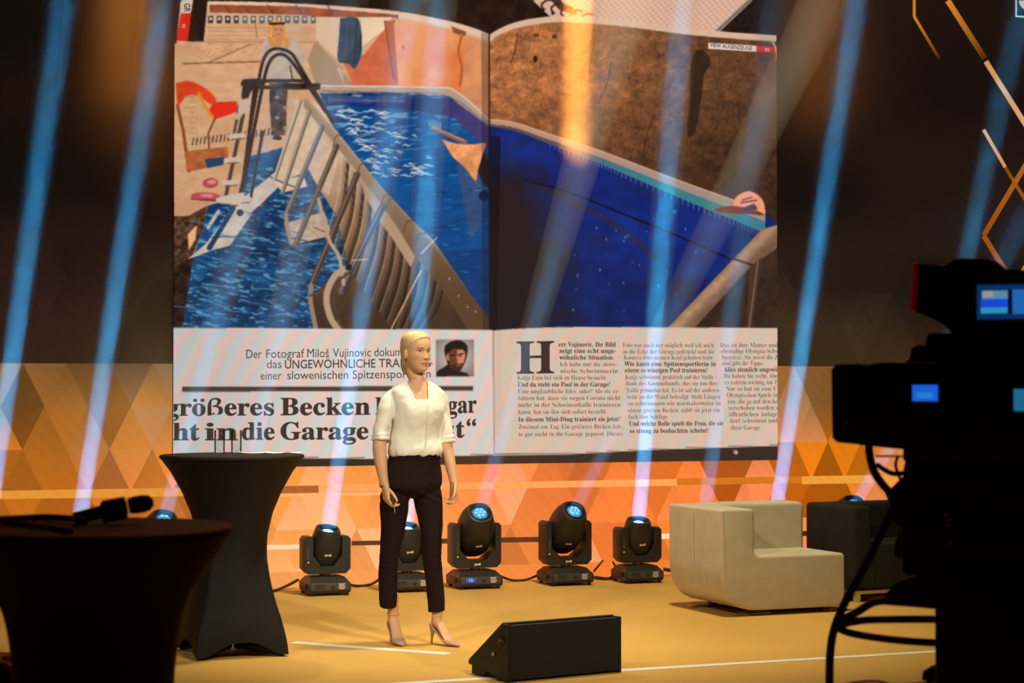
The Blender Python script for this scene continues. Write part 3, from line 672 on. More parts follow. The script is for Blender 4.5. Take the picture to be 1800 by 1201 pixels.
# --- portrait
poly([(766, 597), (833, 597), (833, 662), (766, 662)], lambda X, Y: mixc((196, 176, 168), (120, 104, 98), np.clip(np.hypot(X - 800, Y - 628) / 46., 0, 1) ** 2))
poly(sm([(768, 662), (768, 654), (780, 646), (792, 640), (808, 652), (820, 656), (826, 662)]), (40, 24, 22))
poly(sm([(787, 640), (782, 624), (782, 610), (790, 602), (803, 598), (815, 601), (822, 610), (821, 624), (816, 640), (808, 650), (798, 653), (791, 648)]), (36, 22, 19))
poly(sm([(789, 634), (788, 618), (796, 613), (808, 614), (816, 616), (818, 626), (815, 640), (809, 650), (801, 652), (793, 646)]), (108, 56, 42))
poly(sm([(803, 616), (811, 615), (817, 619), (817, 630), (813, 641), (806, 644), (804, 634)]), (208, 130, 100)); poly(sm([(786, 634), (784, 626), (788, 622), (790, 634)]), (186, 116, 90))
poly(sm([(793, 640), (803, 641), (814, 639), (811, 650), (803, 653), (796, 649)]), (62, 34, 28)); line([(803, 643.5), (811, 642.5)], 1.6, (176, 104, 84)); line([(804, 624), (814, 622)], 2.2, (44, 24, 20)); line([(791, 625), (799, 625)], 2.2, (40, 22, 18)); line([(802.5, 625), (803, 636)], 2.2, (150, 84, 62)); ell(809, 626.5, 2, 1.2, (50, 28, 24)); poly(sm([(783, 618), (786, 606), (800, 600), (816, 604), (822, 616), (812, 611), (798, 613), (789, 620)]), (34, 21, 18))
# soften like the display does
K = IMG.copy(); K[1:-1, 1:-1] = (IMG[1:-1, 1:-1] * 4 + IMG[:-2, 1:-1] + IMG[2:, 1:-1] + IMG[1:-1, :-2] + IMG[1:-1, 2:]) / 8
fc = (np.arange(NU * NZ).reshape(NZ, NU)); fc = np.stack([fc[:-1, :-1], fc[:-1, 1:], fc[1:, 1:], fc[1:, :-1]], -1).reshape(-1, 4)
me = bpy.data.meshes.new('displayed_picture')
me.vertices.add(len(GP)); me.vertices.foreach_set('co', (GP - np.array(screen.location)).ravel())
me.loops.add(fc.size); me.loops.foreach_set('vertex_index', fc.ravel().astype(np.int32))
me.polygons.add(len(fc)); me.polygons.foreach_set('loop_start', np.arange(0, fc.size, 4, dtype=np.int32))
me.update(calc_edges=True)
paint(me, lin(np.clip(K, 0, 255)).reshape(-1, 3))
link_mesh('displayed_picture', me, led_mat('led_screen_surface'), screen)

# ------------------------------------------------------------------ lettering on the screen
def serif(c):
    if 'a' <= c <= 'z': return chr(0x1D41A + ord(c) - 97)
    if 'A' <= c <= 'Z': return chr(0x1D400 + ord(c) - 65)
    return c
_gl = {}
def _text_mesh(s, off):
    cu = bpy.data.curves.new('glyph', 'FONT'); cu.body = s; cu.offset = off; cu.resolution_u = 3; cu.fill_mode = 'FRONT'
    o = bpy.data.objects.new('glyph', cu); COL.objects.link(o)
    dg = bpy.context.evaluated_depsgraph_get(); m_ = bpy.data.meshes.new_from_object(o.evaluated_get(dg))
    co = np.array([v.co[:2] for v in m_.vertices]).reshape(-1, 2); fs = [tuple(p.vertices) for p in m_.polygons]
    bpy.data.objects.remove(o); bpy.data.curves.remove(cu); bpy.data.meshes.remove(m_)
    return co, fs
def glyph(ch, face, off):
    """outline and advance of one character"""
    k = (ch, face, off)
    if k in _gl: return _gl[k]
    base = {'ö': 'o', 'ä': 'a', 'ü': 'u', 'Ö': 'O', 'ß': '\U0001D6C3'}.get(ch, ch) if face == 'serif' else ch
    g = serif(base) if face == 'serif' else base
    bar = 'l' if face == 'sans' else serif('l')
    if ('w2', face) not in _gl: _gl[('w2', face)] = _text_mesh(bar + bar, 0.0)
    w2 = _gl[('w2', face)][0]
    if base == ' ':
        a, _ = _text_mesh(bar + ' ' + bar, 0.0); adv = a[:, 0].max() - w2[:, 0].max(); r = (np.zeros((0, 2)), [], adv)
    else:
        co, fs = _text_mesh(g, off); a, _ = _text_mesh(bar + g + bar, 0.0); adv = a[:, 0].max() - w2[:, 0].max()
        if face == 'serif' and ch in 'öäüÖ':
            d, df = _text_mesh(serif('i'), off); h = co[:, 1].max(); dm = d[:, 1] > d[:, 1].max() - 0.17
            keep = [f for f in df if all(dm[i] for i in f)]; dc = d[dm].mean(0); cx_ = (co[:, 0].min() + co[:, 0].max()) / 2
            for sx in (-0.125, 0.125):
                n = len(co); co = np.vstack([co, (d - dc) * 0.85 + np.array([cx_ + sx, h + 0.13])]); fs = fs + [tuple(i + n for i in f) for f in keep]
        if face == 'serif' and ch == 'ß':   # sits on the baseline
            co = co.copy(); lo = co[:, 1] < 0; co[lo, 1] = co[lo, 1] * 0.0
        r = (co, fs, adv)
    _gl[k] = r; return r
def layout(s, face, off):
    x = 0; V = []; Fs = []; n = 0
    for ch in s:
        co, fs, adv = glyph(ch, face, off)
        if len(co): V.append(co + np.array([x, 0])); Fs += [tuple(i + n for i in f) for f in fs]; n += len(co)
        x += adv
    return (np.vstack(V) if V else np.zeros((0, 2))), Fs, x
m_ink = led_mat('displayed_ink', const=L3(62, 46, 39)); m_inkb = led_mat('displayed_ink_light', const=L3(84, 64, 54)); m_inkw = led_mat('displayed_white', const=L3(235, 205, 195))
def words(items, em, face='serif', off=0.0, ink=m_ink, name='text_line', ysc=1.0, slant=0.0):
    """items: (text, x0, x1, baseline0, baseline1) in photo pixels on the screen"""
    VV = []; FF = []; n = 0
    for s, x0, x1, y0, y1 in items:
        V, Fs, adv = layout(s, face, off)
        if not len(V): continue
        a, b = V[:, 0].min(), V[:, 0].max(); t = (V[:, 0] - a) / max(b - a, 1e-6)
        px = x0 + t * (x1 - x0) + slant * V[:, 1] * em; py = y0 + t * (y1 - y0) - V[:, 1] * em * ysc
        VV.append(np.stack([px, py], -1)); FF += [tuple(i + n for i in f) for f in Fs]; n += len(V)
    pp = np.vstack(VV); P3 = on_wall_np(pp[:, 0], pp[:, 1], SOFF + 0.002) - np.array(screen.location)
    m_ = bpy.data.meshes.new(name); m_.from_pydata(P3.tolist(), [], FF); m_.update()
    bm = bmesh.new(); bm.from_mesh(m_)
    for u, sgn in ((su0 + 0.002, -1), (su1 - 0.002, 1)):
        co = wall_uz(u, 0) - Vector(screen.location)
        bmesh.ops.bisect_plane(bm, geom=bm.verts[:] + bm.edges[:] + bm.faces[:], plane_co=co, plane_no=WU * sgn, clear_outer=True)
    bm.to_mesh(m_); bm.free()
    o = link_mesh(name, m_, ink, screen)
    if name == 'text_line': o['kind'] = 'stuff'
    return o
Z4 = lambda X: 850 + X * .3748
Y4 = lambda Y: 380 + Y * .3748
col1 = [('err Vujinovic, Ihr Bild', 352, 620, 612, 1), ('zeigt eine echt unge-', 355, 622, 642, 1), ('wöhnliche Situation.', 356, 610, 673, 1), ('Ich habe nur die slowe-', 358, 627, 705, 0), ('nische Schwimmerin', 360, 630, 737, 0),
        ('Katja Fain bei sich zu Hause besucht.', 158, 577, 768, 0), ('Und da steht ein Pool in der Garage?', 160, 593, 800, 1), ('Eine unglaubliche Idee, oder? Als sie er-', 160, 638, 832, 0), ('fahren hat, dass sie wegen Corona nicht', 162, 640, 864, 0),
        ('mehr in der Schwimmhalle trainieren', 162, 642, 896, 0), ('kann, hat sie ihn sich sofort bestellt.', 163, 578, 929, 0), ('In diesem Mini-Ding trainiert sie jetzt?', 163, 640, 964, 1), ('Zweimal am Tag. Ein größeres Becken hät-', 165, 650, 999, 0), ('te gar nicht in die Garage gepasst. Dieses', 165, 652, 1033, 0)]
col2 = [('Foto war auch nur möglich, weil ich mich', 653, 1080, 615, 0), ('in die Ecke der Garage gedrückt und die', 655, 1083, 645, 0), ('Kamera über meinen Kopf gehoben habe.', 658, 1080, 673, 0), ('Wie kann eine Spitzensportlerin in', 660, 1090, 703, 1), ('einem so winzigen Pool trainieren?', 663, 1050, 733, 1),
        ('Katja schwimmt praktisch auf der Stelle –', 665, 1097, 765, 0), ('dank des Gummibands, das sie um ihre', 667, 1100, 795, 0), ('Taille gebunden hat. Es ist auf der anderen', 670, 1105, 827, 0), ('Seite an der Wand befestigt. Statt Längen', 672, 1110, 858, 0), ('zu schwimmen wie normalerweise in', 675, 1112, 889, 0),
        ('einem großem Becken, zählt sie jetzt ein-', 678, 1115, 921, 0), ('fach ihre Schläge.', 680, 866, 952, 0), ('Und welche Rolle spielt die Frau, die sie', 683, 1125, 984, 1), ('so streng zu beobachten scheint?', 685, 1056, 1018, 1)]
col3 = [('Das ist ihre Mutter und', 1110, 1380, 615, 0), ('ehemalige Olympia-Schw', 1114, 1384, 643, 0), ('Sparavec. Sie misst die Z', 1117, 1380, 672, 0), ('und gibt ihr Tipps.', 1120, 1312, 700, 0), ('Alles ziemlich ungewö', 1126, 1378, 730, 1), ('Da haben Sie recht. Abe', 1128, 1378, 760, 0), ('es extrem wichtig, im T', 1132, 1378, 790, 0),
        ('Nur so hat sie eine Cl', 1137, 1384, 820, 0), ('Olympischen Spiele in', 1140, 1378, 850, 0), ('ren, die ja auf den ko', 1145, 1380, 880, 0), ('verschoben worden s', 1147, 1380, 910, 0), ('öffentlichen Anlage', 1152, 1378, 940, 0), ('darf, schwimmt und', 1156, 1378, 970, 0), ('ihrer Garage.', 1160, 1300, 1003, 0)]
for colm in (col1, col2, col3):
    for s, xa, xb, yb, bold in colm:
        drop = (Y4(yb) - 690) / 100 * -0.006 * (Z4(xb) - Z4(xa)) - 0.3
        words([(s, Z4(xa), Z4(xb), Y4(yb), Y4(yb) + drop)], 11.6, off=0.008 if bold else -0.010, ink=m_ink if bold else m_inkb)
words([('H', 908, 974, 657, 656)], 81, off=0.006, name='drop_cap', ysc=1.02)
for it in (('Der', 433, 460, 630, 629.6), ('Fotograf', 468, 535, 629.5, 628.6), ('Miloš', 540, 578, 628.5, 628), ('Vujinovic', 585, 652, 627.8, 626.8), ('dokumentiert', 658, 757, 626.6, 625)): words([it], 22, 'sans', name='caption_word')
words([('das', 469, 495, 647.5, 647.2)], 21.5, 'sans', name='caption_word'); words([('UNGEWÖHNLICHE', 501, 660, 648, 646.2)], 21.5, 'sans', 0.008, name='caption_word'); words([('TRAINING', 666, 757, 646, 645)], 21.5, 'sans', 0.008, name='caption_word')
for it in (('einer', 458, 495, 667.5, 667.2), ('slowenischen', 505, 612, 667, 666), ('Spitzensportlerin', 620, 757, 666, 664)): words([it], 21.5, 'sans', name='caption_word')
for it in (('größeres', 290, 482, 731, 730), ('Becken', 493, 651, 730, 729), ('hätte', 660, 752, 729, 728), ('gar', 787, 838, 727, 725)):
    words([it], 46, off=0.012, name='headline_word', ysc=.96)
for it in (('nicht', 235, 351, 774, 774), ('in', 360, 418, 774, 774), ('die', 425, 483, 773, 773), ('Garage', 493, 648, 773, 772), ('gepasst', 662, 817, 771, 769)):
    words([it], 46, off=0.012, name='headline_word', ysc=.96)
words([('“', 820, 837, 769, 769)], 46, 'sans', 0.02, name='headline_word')
words([('VIEW AUGENZEUGE', 1248, 1322, 82.5, 88.5)], 9.5, 'sans', 0.02, name='page_tag')
def words_down(s, x, y0, y1, em, ink, name, off=0.0):
    """lettering turned to read downwards"""
    V, Fs, adv = layout(s, 'sans', off); t = (V[:, 0] - V[:, 0].min()) / max(np.ptp(V[:, 0]), 1e-6)
    P3 = on_wall_np(x + V[:, 1] * em, y0 + t * (y1 - y0), SOFF + 0.002) - np.array(screen.location)
    m_ = bpy.data.meshes.new(name); m_.from_pydata(P3.tolist(), [], Fs); m_.update(); return link_mesh(name, m_, ink, screen)
words_down('GR', 324, 6, 21, 15, m_ink, 'page_tag', 0.02); words_down('92', 320, 42, 49, 8, m_inkw, 'page_number')
words([('93', 1345, 1352, 90, 90.3)], 8, 'sans', 0.0, m_inkw, name='page_number')

# ================================================================== moving-head lights on the floor in front of the wall
m_blk = mat('black_plastic', (0.022, 0.019, 0.016), 0.45, noise=0.15, nscale=30, spec=0.4)
m_blk2 = mat('black_plastic_gloss', (0.012, 0.011, 0.010), 0.22, spec=0.5)
m_panel = mat('dark_grey_panel', (0.05, 0.047, 0.042), 0.4)
m_white = mat('white_print', (0.72, 0.68, 0.60), 0.6)
m_yel = mat('yellow_print', (0.80, 0.62, 0.05), 0.6)
m_rubber = mat('rubber', (0.012, 0.012, 0.012), 0.8)
m_lens = mat('lit_blue_lens', (0.02, 0.05, 0.08), 0.1, emit=(0.05, 0.32, 0.70), emit_s=1.0)
m_lensb = mat('lit_lens_core', (0.1, 0.2, 0.3), 0.1, emit=(0.50, 0.86, 1.0), emit_s=2.6)
m_lenst = mat('lit_lens_facet', (0.1, 0.2, 0.3), 0.1, emit=(0.22, 0.62, 0.85), emit_s=1.1)
m_lcd_off = mat('dark_display', (0.02, 0.025, 0.03), 0.15)
m_lcd_on = mat('blue_display', (0.01, 0.01, 0.02), 0.2, emit=(0.05, 0.10, 0.42), emit_s=0.9)
m_digit = mat('display_digit', (0.1, 0.1, 0.2), 0.3, emit=(0.15, 0.45, 1.0), emit_s=1.5)
m_metal = mat('brushed_steel', (0.35, 0.34, 0.32), 0.35, metal=1.0)
def beam_mat(name, dens, color=(1, 1, 1), fade=None):
    if name in MATS: return MATS[name]
    m = bpy.data.materials.new(name); m.use_nodes = True; nt = m.node_tree; nt.nodes.clear()
    o = nt.nodes.new('ShaderNodeOutputMaterial'); v = nt.nodes.new('ShaderNodeVolumeScatter')
    v.inputs['Color'].default_value = (*color, 1); v.inputs['Density'].default_value = dens; v.inputs['Anisotropy'].default_value = 0.0
    nt.links.new(v.outputs[0], o.inputs['Volume'])
    m.cycles.homogeneous_volume = True
    MATS[name] = m; return m
m_haze = beam_mat('stage_haze', 0.30)

def ring(n, fx, fy, z, e=2.0):
    out = []
    for j in range(n):
        a = 2 * math.pi * j / n; c, s = math.cos(a), math.sin(a)
        out.append((fx * math.copysign(abs(c) ** (2 / e), c), fy * math.copysign(abs(s) ** (2 / e), s), z))
    return out
def make_head_proto(tall):
    """fixture in local axes: front panel towards -Y; returns dict of meshes"""
    W, D = (0.335, 0.32) if tall else (0.305, 0.30)
    d = {}
    b = MB(); b.loft([[(x * W / 2 * k, y * D / 2 * k2, z) for x, y in ((-1, -1), (1, -1), (1, 1), (-1, 1))] for k, k2, z in ((0.97, 0.97, 0.022), (1, 1, 0.04), (1, 1, 0.085), (0.80, 0.62, 0.128), (0.60, 0.5, 0.134))])
    for sx in (-1, 1): b.box((sx * (W / 2 + 0.006), 0, 0.065), (0.014, D * 0.55, 0.035), bev=0.004)
    d['base'] = b.mesh('base')
    f = MB(); f.lathe([(0.014, 0), (0.016, 0.004), (0.013, 0.024)], 10); d['foot'] = f.mesh('foot')
    p = MB(); p.box((0, -D / 2 - 0.002, 0.066), (W * 0.92, 0.006, 0.052), bev=0.002); d['panel'] = p.mesh('panel')
    p = MB(); p.box((-W * 0.24, -D / 2 - 0.0065, 0.070), (0.07, 0.004, 0.032)); d['display'] = p.mesh('display')
    p = MB(); p.lathe([(0.013, 0), (0.013, 0.006), (0.006, 0.008)], 14, Matrix.Translation((0.02, -D / 2 - 0.005, 0.066)) @ Matrix.Rotation(R(90), 4, 'X')); d['knob'] = p.mesh('knob')
    p = MB()
    for k in range(4): p.box((W * 0.28, -D / 2 - 0.0058, 0.084 - k * 0.011), (0.05 - 0.01 * (k % 2), 0.002, 0.005))
    d['print'] = p.mesh('print')
    t = MB(); t.cyl((0, 0, 0.130), (0, 0, 0.162), 0.05, 0.045, 20); d['turntable'] = t.mesh('turntable')
    # yoke: U profile, outside octagonal
    YW, YT, T, DY = (0.375, 0.325, 0.052, 0.17) if tall else (0.345, 0.265, 0.068, 0.16)
    z0 = 0.150; z1 = z0 + YT; w = YW / 2; iw = w - T; k = 0.035
    out = [(-w + k, z0), (-w, z0 + k), (-w, z1 - 0.02), (-w + 0.02, z1), (-iw - 0.005, z1), (-iw, z1 - 0.01), (-iw, z0 + 0.13), (-iw * 0.45, z0 + 0.055),
           (iw * 0.45, z0 + 0.055), (iw, z0 + 0.13), (iw, z1 - 0.01), (iw + 0.005, z1), (w - 0.02, z1), (w, z1 - 0.02), (w, z0 + k), (w - k, z0)]
    y = MB(); n = len(out)
    quad = lambda yy, s_: [(x * (1 if abs(x) < iw + 0.001 else s_), yy, z) for x, z in out]
    rings = [quad(-DY / 2, 0.965), quad(-DY / 2 + 0.02, 1.0), quad(DY / 2 - 0.02, 1.0), quad(DY / 2, 0.965)]
    vs = [p_ for r_ in rings for p_ in r_]; fs = []
    for i in range(3):
        for j in range(n): fs.append((i * n + j, i * n + (j + 1) % n, (i + 1) * n + (j + 1) % n, (i + 1) * n + j))
    capq = [(0, 1, 14, 15), (1, 2, 6, 7), (2, 3, 4, 5), (2, 5, 6), (1, 7, 8, 14), (14, 8, 9, 13), (13, 9, 10, 12), (10, 11, 12)]
    for c in capq: fs.append(tuple(reversed(c))); fs.append(tuple(i + 3 * n for i in c))
    y.add(vs, fs); d['yoke'] = y.mesh('yoke')
    # head along +Z about the tilt axis at the origin
    h = MB()
    if tall:
        prof = [(0.065, 0.07, -0.165), (0.10, 0.10, -0.155), (0.124, 0.120, -0.10), (0.131, 0.135, 0.0), (0.131, 0.138, 0.07), (0.120, 0.126, 0.15), (0.098, 0.102, 0.215), (0.088, 0.090, 0.232), (0.060, 0.060, 0.236), (0.056, 0.056, 0.218)]
    else:
        prof = [(0.045, 0.05, -0.130), (0.072, 0.075, -0.122), (0.095, 0.10, -0.07), (0.105, 0.112, 0.0), (0.106, 0.112, 0.06), (0.095, 0.10, 0.115), (0.088, 0.092, 0.150), (0.084, 0.086, 0.162), (0.066, 0.066, 0.163), (0.062, 0.062, 0.125)]
    h.loft([ring(24, a, b_, z, 2.6) for a, b_, z in prof]); d['head'] = h.mesh('head')
    zt = 0.232 if tall else 0.160; zl = 0.220 if tall else 0.130; rl = 0.054 if tall else 0.060
    r_ = MB(); r_.lathe([(0.064, zt - 0.004), (0.080, zt - 0.004), (0.081, zt + 0.006), (0.066, zt + 0.007), (0.064, zt - 0.004)], 28, cap=False); d['lens_ring'] = r_.mesh('lens_ring')
    l = MB(); l.lathe([(rl, zl - 0.008), (rl, zl), (rl * 0.8, zl + 0.010), (rl * 0.4, zl + 0.014), (0.002, zl + 0.015)], 24); d['lens'] = l.mesh('lens')
    c = MB()
    for i in range(7 if tall else 1):
        a = i * math.pi / 3; rr = 0 if i == 6 or not tall else rl * 0.55
        c.lathe([(rl * (0.22 if tall else 0.6), 0), (rl * (0.18 if tall else 0.5), 0.003)], 12, Matrix.Translation((rr * math.cos(a), rr * math.sin(a), zl + 0.013)))
    d['lamp_core'] = c.mesh('lamp_core')
    g = MB()
    for i, (x, ww, hh) in enumerate(((-0.022, 0.006, 0.018), (-0.013, 0.008, 0.011), (-0.003, 0.008, 0.011), (0.007, 0.008, 0.012), (0.017, 0.009, 0.016))):
        g.box((x, -0.1385 if tall else -0.1125, -0.005 + 0.15 * x * 0.4 + (0.015 if tall else 0.012)), (ww, 0.003, hh))
    d['badge'] = g.mesh('badge')
    s_ = MB(); s_.box((-w + 0.032, -DY / 2 - 0.001, z0 + 0.15), (0.014, 0.003, 0.085)); d['warning_label'] = s_.mesh('warning_label')
    s_ = MB(); s_.prism([(-0.008, -0.006), (0.008, -0.006), (0, 0.009)], 0, 0.002, Matrix.Translation((-w + 0.032, -DY / 2 - 0.003, z0 + 0.085)) @ Matrix.Rotation(R(90), 4, 'X')); d['warning_triangle'] = s_.mesh('warning_triangle')
    for k_, m_ in d.items():
        mm = {'lens': m_lens, 'lamp_core': m_lensb if not tall else m_lenst, 'panel': m_panel, 'display': m_lcd_off, 'print': m_white, 'badge': m_white, 'warning_label': m_panel, 'warning_triangle': m_yel, 'foot': m_rubber, 'turntable': m_metal, 'lens_ring': m_blk2}.get(k_, m_blk)
        m_.materials.append(mm); shade(m_, 35)
    d['pivot'] = z0 + YT - (0.075 if tall else 0.10); d['lens_z'] = zl + 0.03; d['WD'] = (W, D); d['rl'] = rl
    return d
PROTO = {False: make_head_proto(False), True: make_head_proto(True)}
def solve_target(p0, px, py, k):
    """point on the pixel's ray that lies k metres nearer per metre of height gained over p0"""
    r = ray(px, py); r = r / r.y
    # depth d: z = EYE + r.z d ; d = p0.y - k (z - p0.z)
    d = (p0.y - k * (EYE - p0.z)) / (1 + k * r.z)
    return EYEV + r * d
def moving_head(px, py, tall, tgt, k, watts, label, lit, blabel, wide=1.0, length=6.2):
    base = at_height(px, py); base = base + Vector((0, 0.13, 0))
    root = empty('moving_head_light', base, WALL_A, label, 'stage light', 'moving head lights along the LED wall')
    d = PROTO[tall]; W, D = d['WD']
    def put(n, parent=root, loc=(0, 0, 0)):
        o = bpy.data.objects.new(n, d[n]); COL.objects.link(o); o.parent = parent; o.location = loc; return o
    bs = put('base')
    for sx in (-1, 1):
        for sy in (-1, 1): put('foot', bs, (sx * W * 0.42, sy * D * 0.42, 0))
    pn = put('panel', bs); dis = put('display', bs); put('knob', bs); put('print', bs); put('turntable')
    if lit:
        dis.data = dis.data.copy(); dis.data.materials[0] = m_lcd_on
        dg = MB()
        xx = -W * 0.24
        for cx_, cz_, sx_, sz_ in ((-0.010, 0.070, 0.003, 0.021), (0.0025, 0.0745, 0.003, 0.010), (0.0115, 0.0655, 0.003, 0.010), (0.007, 0.079, 0.012, 0.003), (0.007, 0.070, 0.012, 0.003), (0.007, 0.061, 0.012, 0.003)):
            dg.box((xx + cx_, -D / 2 - 0.0095, cz_), (sx_, 0.002, sz_))
        dg.build('digits', m_digit, bs, None)
    yk = put('yoke')
    if tall:
        bd = put('badge', yk, (0.0, 0.053, 0.165))
    put('warning_label', yk); put('warning_triangle', yk)
    piv = Vector((0, 0, d['pivot'])); Rz = Matrix.Rotation(WALL_A, 3, 'Z')
    wp = base + piv
    tgtp = solve_target(wp, tgt[0], tgt[1], k); dirw = (tgtp - wp).normalized()
    dl = Rz.transposed() @ dirw
    hd = put('head', root, piv); hd.rotation_mode = 'QUATERNION'
    # keep the badge side (-Y) of the head towards the front
    zc = dl; yc = (Vector((0, 1, 0)) - zc * zc.y).normalized(); xc = yc.cross(zc)
    hd.rotation_quaternion = Matrix((xc, yc, zc)).transposed().to_quaternion()
    for n in ('lens_ring', 'lens', 'lamp_core', 'badge'): put(n, hd)
    # the lamp itself
    l = bpy.data.lights.new('beam_lamp', 'AREA'); l.shape = 'DISK'; l.size = 2 * d['rl'] * 0.92; l.spread = R(2.2); l.energy = watts; l.color = (0.02, 0.50, 1.0)
    lo = bpy.data.objects.new('beam_lamp', l); COL.objects.link(lo)
    src = wp + dirw * (d['lens_z'] + (0.0 if tall else 0.0)); lo.location = src; lo.rotation_euler = dirw.to_track_quat('-Z', 'Y').to_euler()
    # the haze the lamp lights up
    b = MB(); r0 = d['rl'] * 0.95; n = 20
    x = dl.orthogonal().normalized(); y = dl.cross(x); s0 = piv + dl * (d['lens_z'] + 0.02)
    rings = []
    for t in (0, 0.4, 1.0, 2.0, 3.5, length):
        rr = r0 + t * 0.021; rings.append([s0 + dl * t + (x * math.cos(2 * math.pi * j / n) + y * math.sin(2 * math.pi * j / n)) * rr for j in range(n)])
    b.loft(rings); bo = b.build('light_shaft', m_haze, None, 180); bo.location = base; bo.rotation_euler = (0, 0, WALL_A)
    tag(bo, blabel, 'light beam', 'blue light beams in the haze')
    return root
E0 = 3.1
heads = [
    (-39, 1068, False, (112, 0), 0.34, 0.88, 'moving head light at the left picture edge behind the front table', 0, 'leftmost blue light beam crossing the dark wall'),
    (122, 1062, False, (285, 0), 0.34, 0.85, 'moving head light hidden behind the microphone on the front table', 0, 'second blue light beam from the left crossing the dark wall'),
    (272, 1057, True, (345, 700), 0.9, 0.20, 'tall moving head light whose blue lens peeks over the front table', 0, 'faint blue beam rising from behind the front table over the screen edge'),
    (412, 1053, True, (470, 683), 0.9, 0.18, 'moving head light standing behind the bistro table with the glasses', 0, 'faint blue beam rising from behind the bistro table with the glasses'),
    (568, 1048, False, (640, 520), 0.34, 0.65, 'small moving head light right beside the bistro table with the glasses', 0, 'blue beam rising from the small light beside the bistro table'),
    (712, 1042, False, (770, 0), 0.34, 0.9, 'small moving head light seen between the legs of the woman', 0, 'strong blue beam rising right behind the head of the woman'),
    (833, 1036, True, (962, 492), 1.0, 0.14, 'tall moving head light with a lit blue number display', 1, 'faint blue beam leaning right from the light with lit display'),
    (994, 1030, True, (1060, 796), 1.0, 0.10, 'tall moving head light in the middle, lens turned towards the audience', 0, 'faint blue beam leaning right from the tall middle light'),
    (1122, 1026, False, (1195, 60), 0.34, 1.0, 'small moving head light beside the white armchair', 0, 'strong blue beam crossing the right magazine page'),
    (1236, 1021, False, (1290, 520), 0.34, 0.30, 'moving head light hidden behind the white armchair', 0, 'faint blue beam rising from behind the white armchair near the screen edge'),
    (1362, 1016, False, (1505, 0), 0.34, 1.0, 'moving head light between the white and the dark armchair', 0, 'strong blue beam crossing the dark wall right of the screen'),
    (1490, 1011, True, (1540, 826), 1.0, 0.2, 'tall moving head light whose lens peeks over the dark armchair', 0, 'short pinkish beam rising behind the dark armchair'),
    (1600, 1006, False, (1790, 40), 0.34, 0.5, 'moving head light hidden behind the television camera', 0, 'blue beam crossing the gold lines above the television camera')]
for h in heads: moving_head(h[0], h[1], h[2], h[3], h[4], E0 * h[5], h[6], h[7], h[8])
# cables lying between the lights
m_cable = mat('black_cable', (0.012, 0.011, 0.010), 0.55)
def cable(pts, r, label, name='cable', k=6, m_=None, cat='cable', group=None):
    mb = MB(); mb.tube(catmull(pts, k), r, 8); return tag(mb.build(name, m_ or m_cable, None, 180), label, cat, group)
def fl_(px, py, z=0.012): p = at_height(px, py); p.z = z; return p
cable([fl_(455, 1046), fl_(470, 1043), fl_(485, 1041), fl_(505, 1037, 0.03), fl_(524, 1034, 0.06)], 0.011, 'black cable running from the bistro table to the first small light')
cable([fl_(600, 1036, 0.05), fl_(625, 1033), fl_(650, 1031), fl_(668, 1030, 0.05)], 0.010, 'black cable between the first small light and the woman')
cable([fl_(878, 1024, 0.05), fl_(900, 1023), fl_(925, 1022), fl_(950, 1021, 0.05)], 0.009, 'black cable between the two tall lights')
cable([fl_(1044, 1016, 0.05), fl_(1052, 1018, 0.10), fl_(1062, 1014, 0.13), fl_(1075, 1014, 0.12), fl_(1082, 1014, 0.08)], 0.008, 'thin black cable looping up beside the tall light')
cable([fl_(1046, 1018), fl_(1058, 1020), fl_(1072, 1020), fl_(1084, 1018, 0.04)], 0.014, 'thick black cable connector lying between tall and small light')
cable([fl_(1166, 1012, 0.05), fl_(1178, 1012, 0.04), fl_(1192, 1010), fl_(1220, 1009)], 0.014, 'black cable disappearing behind the white armchair')

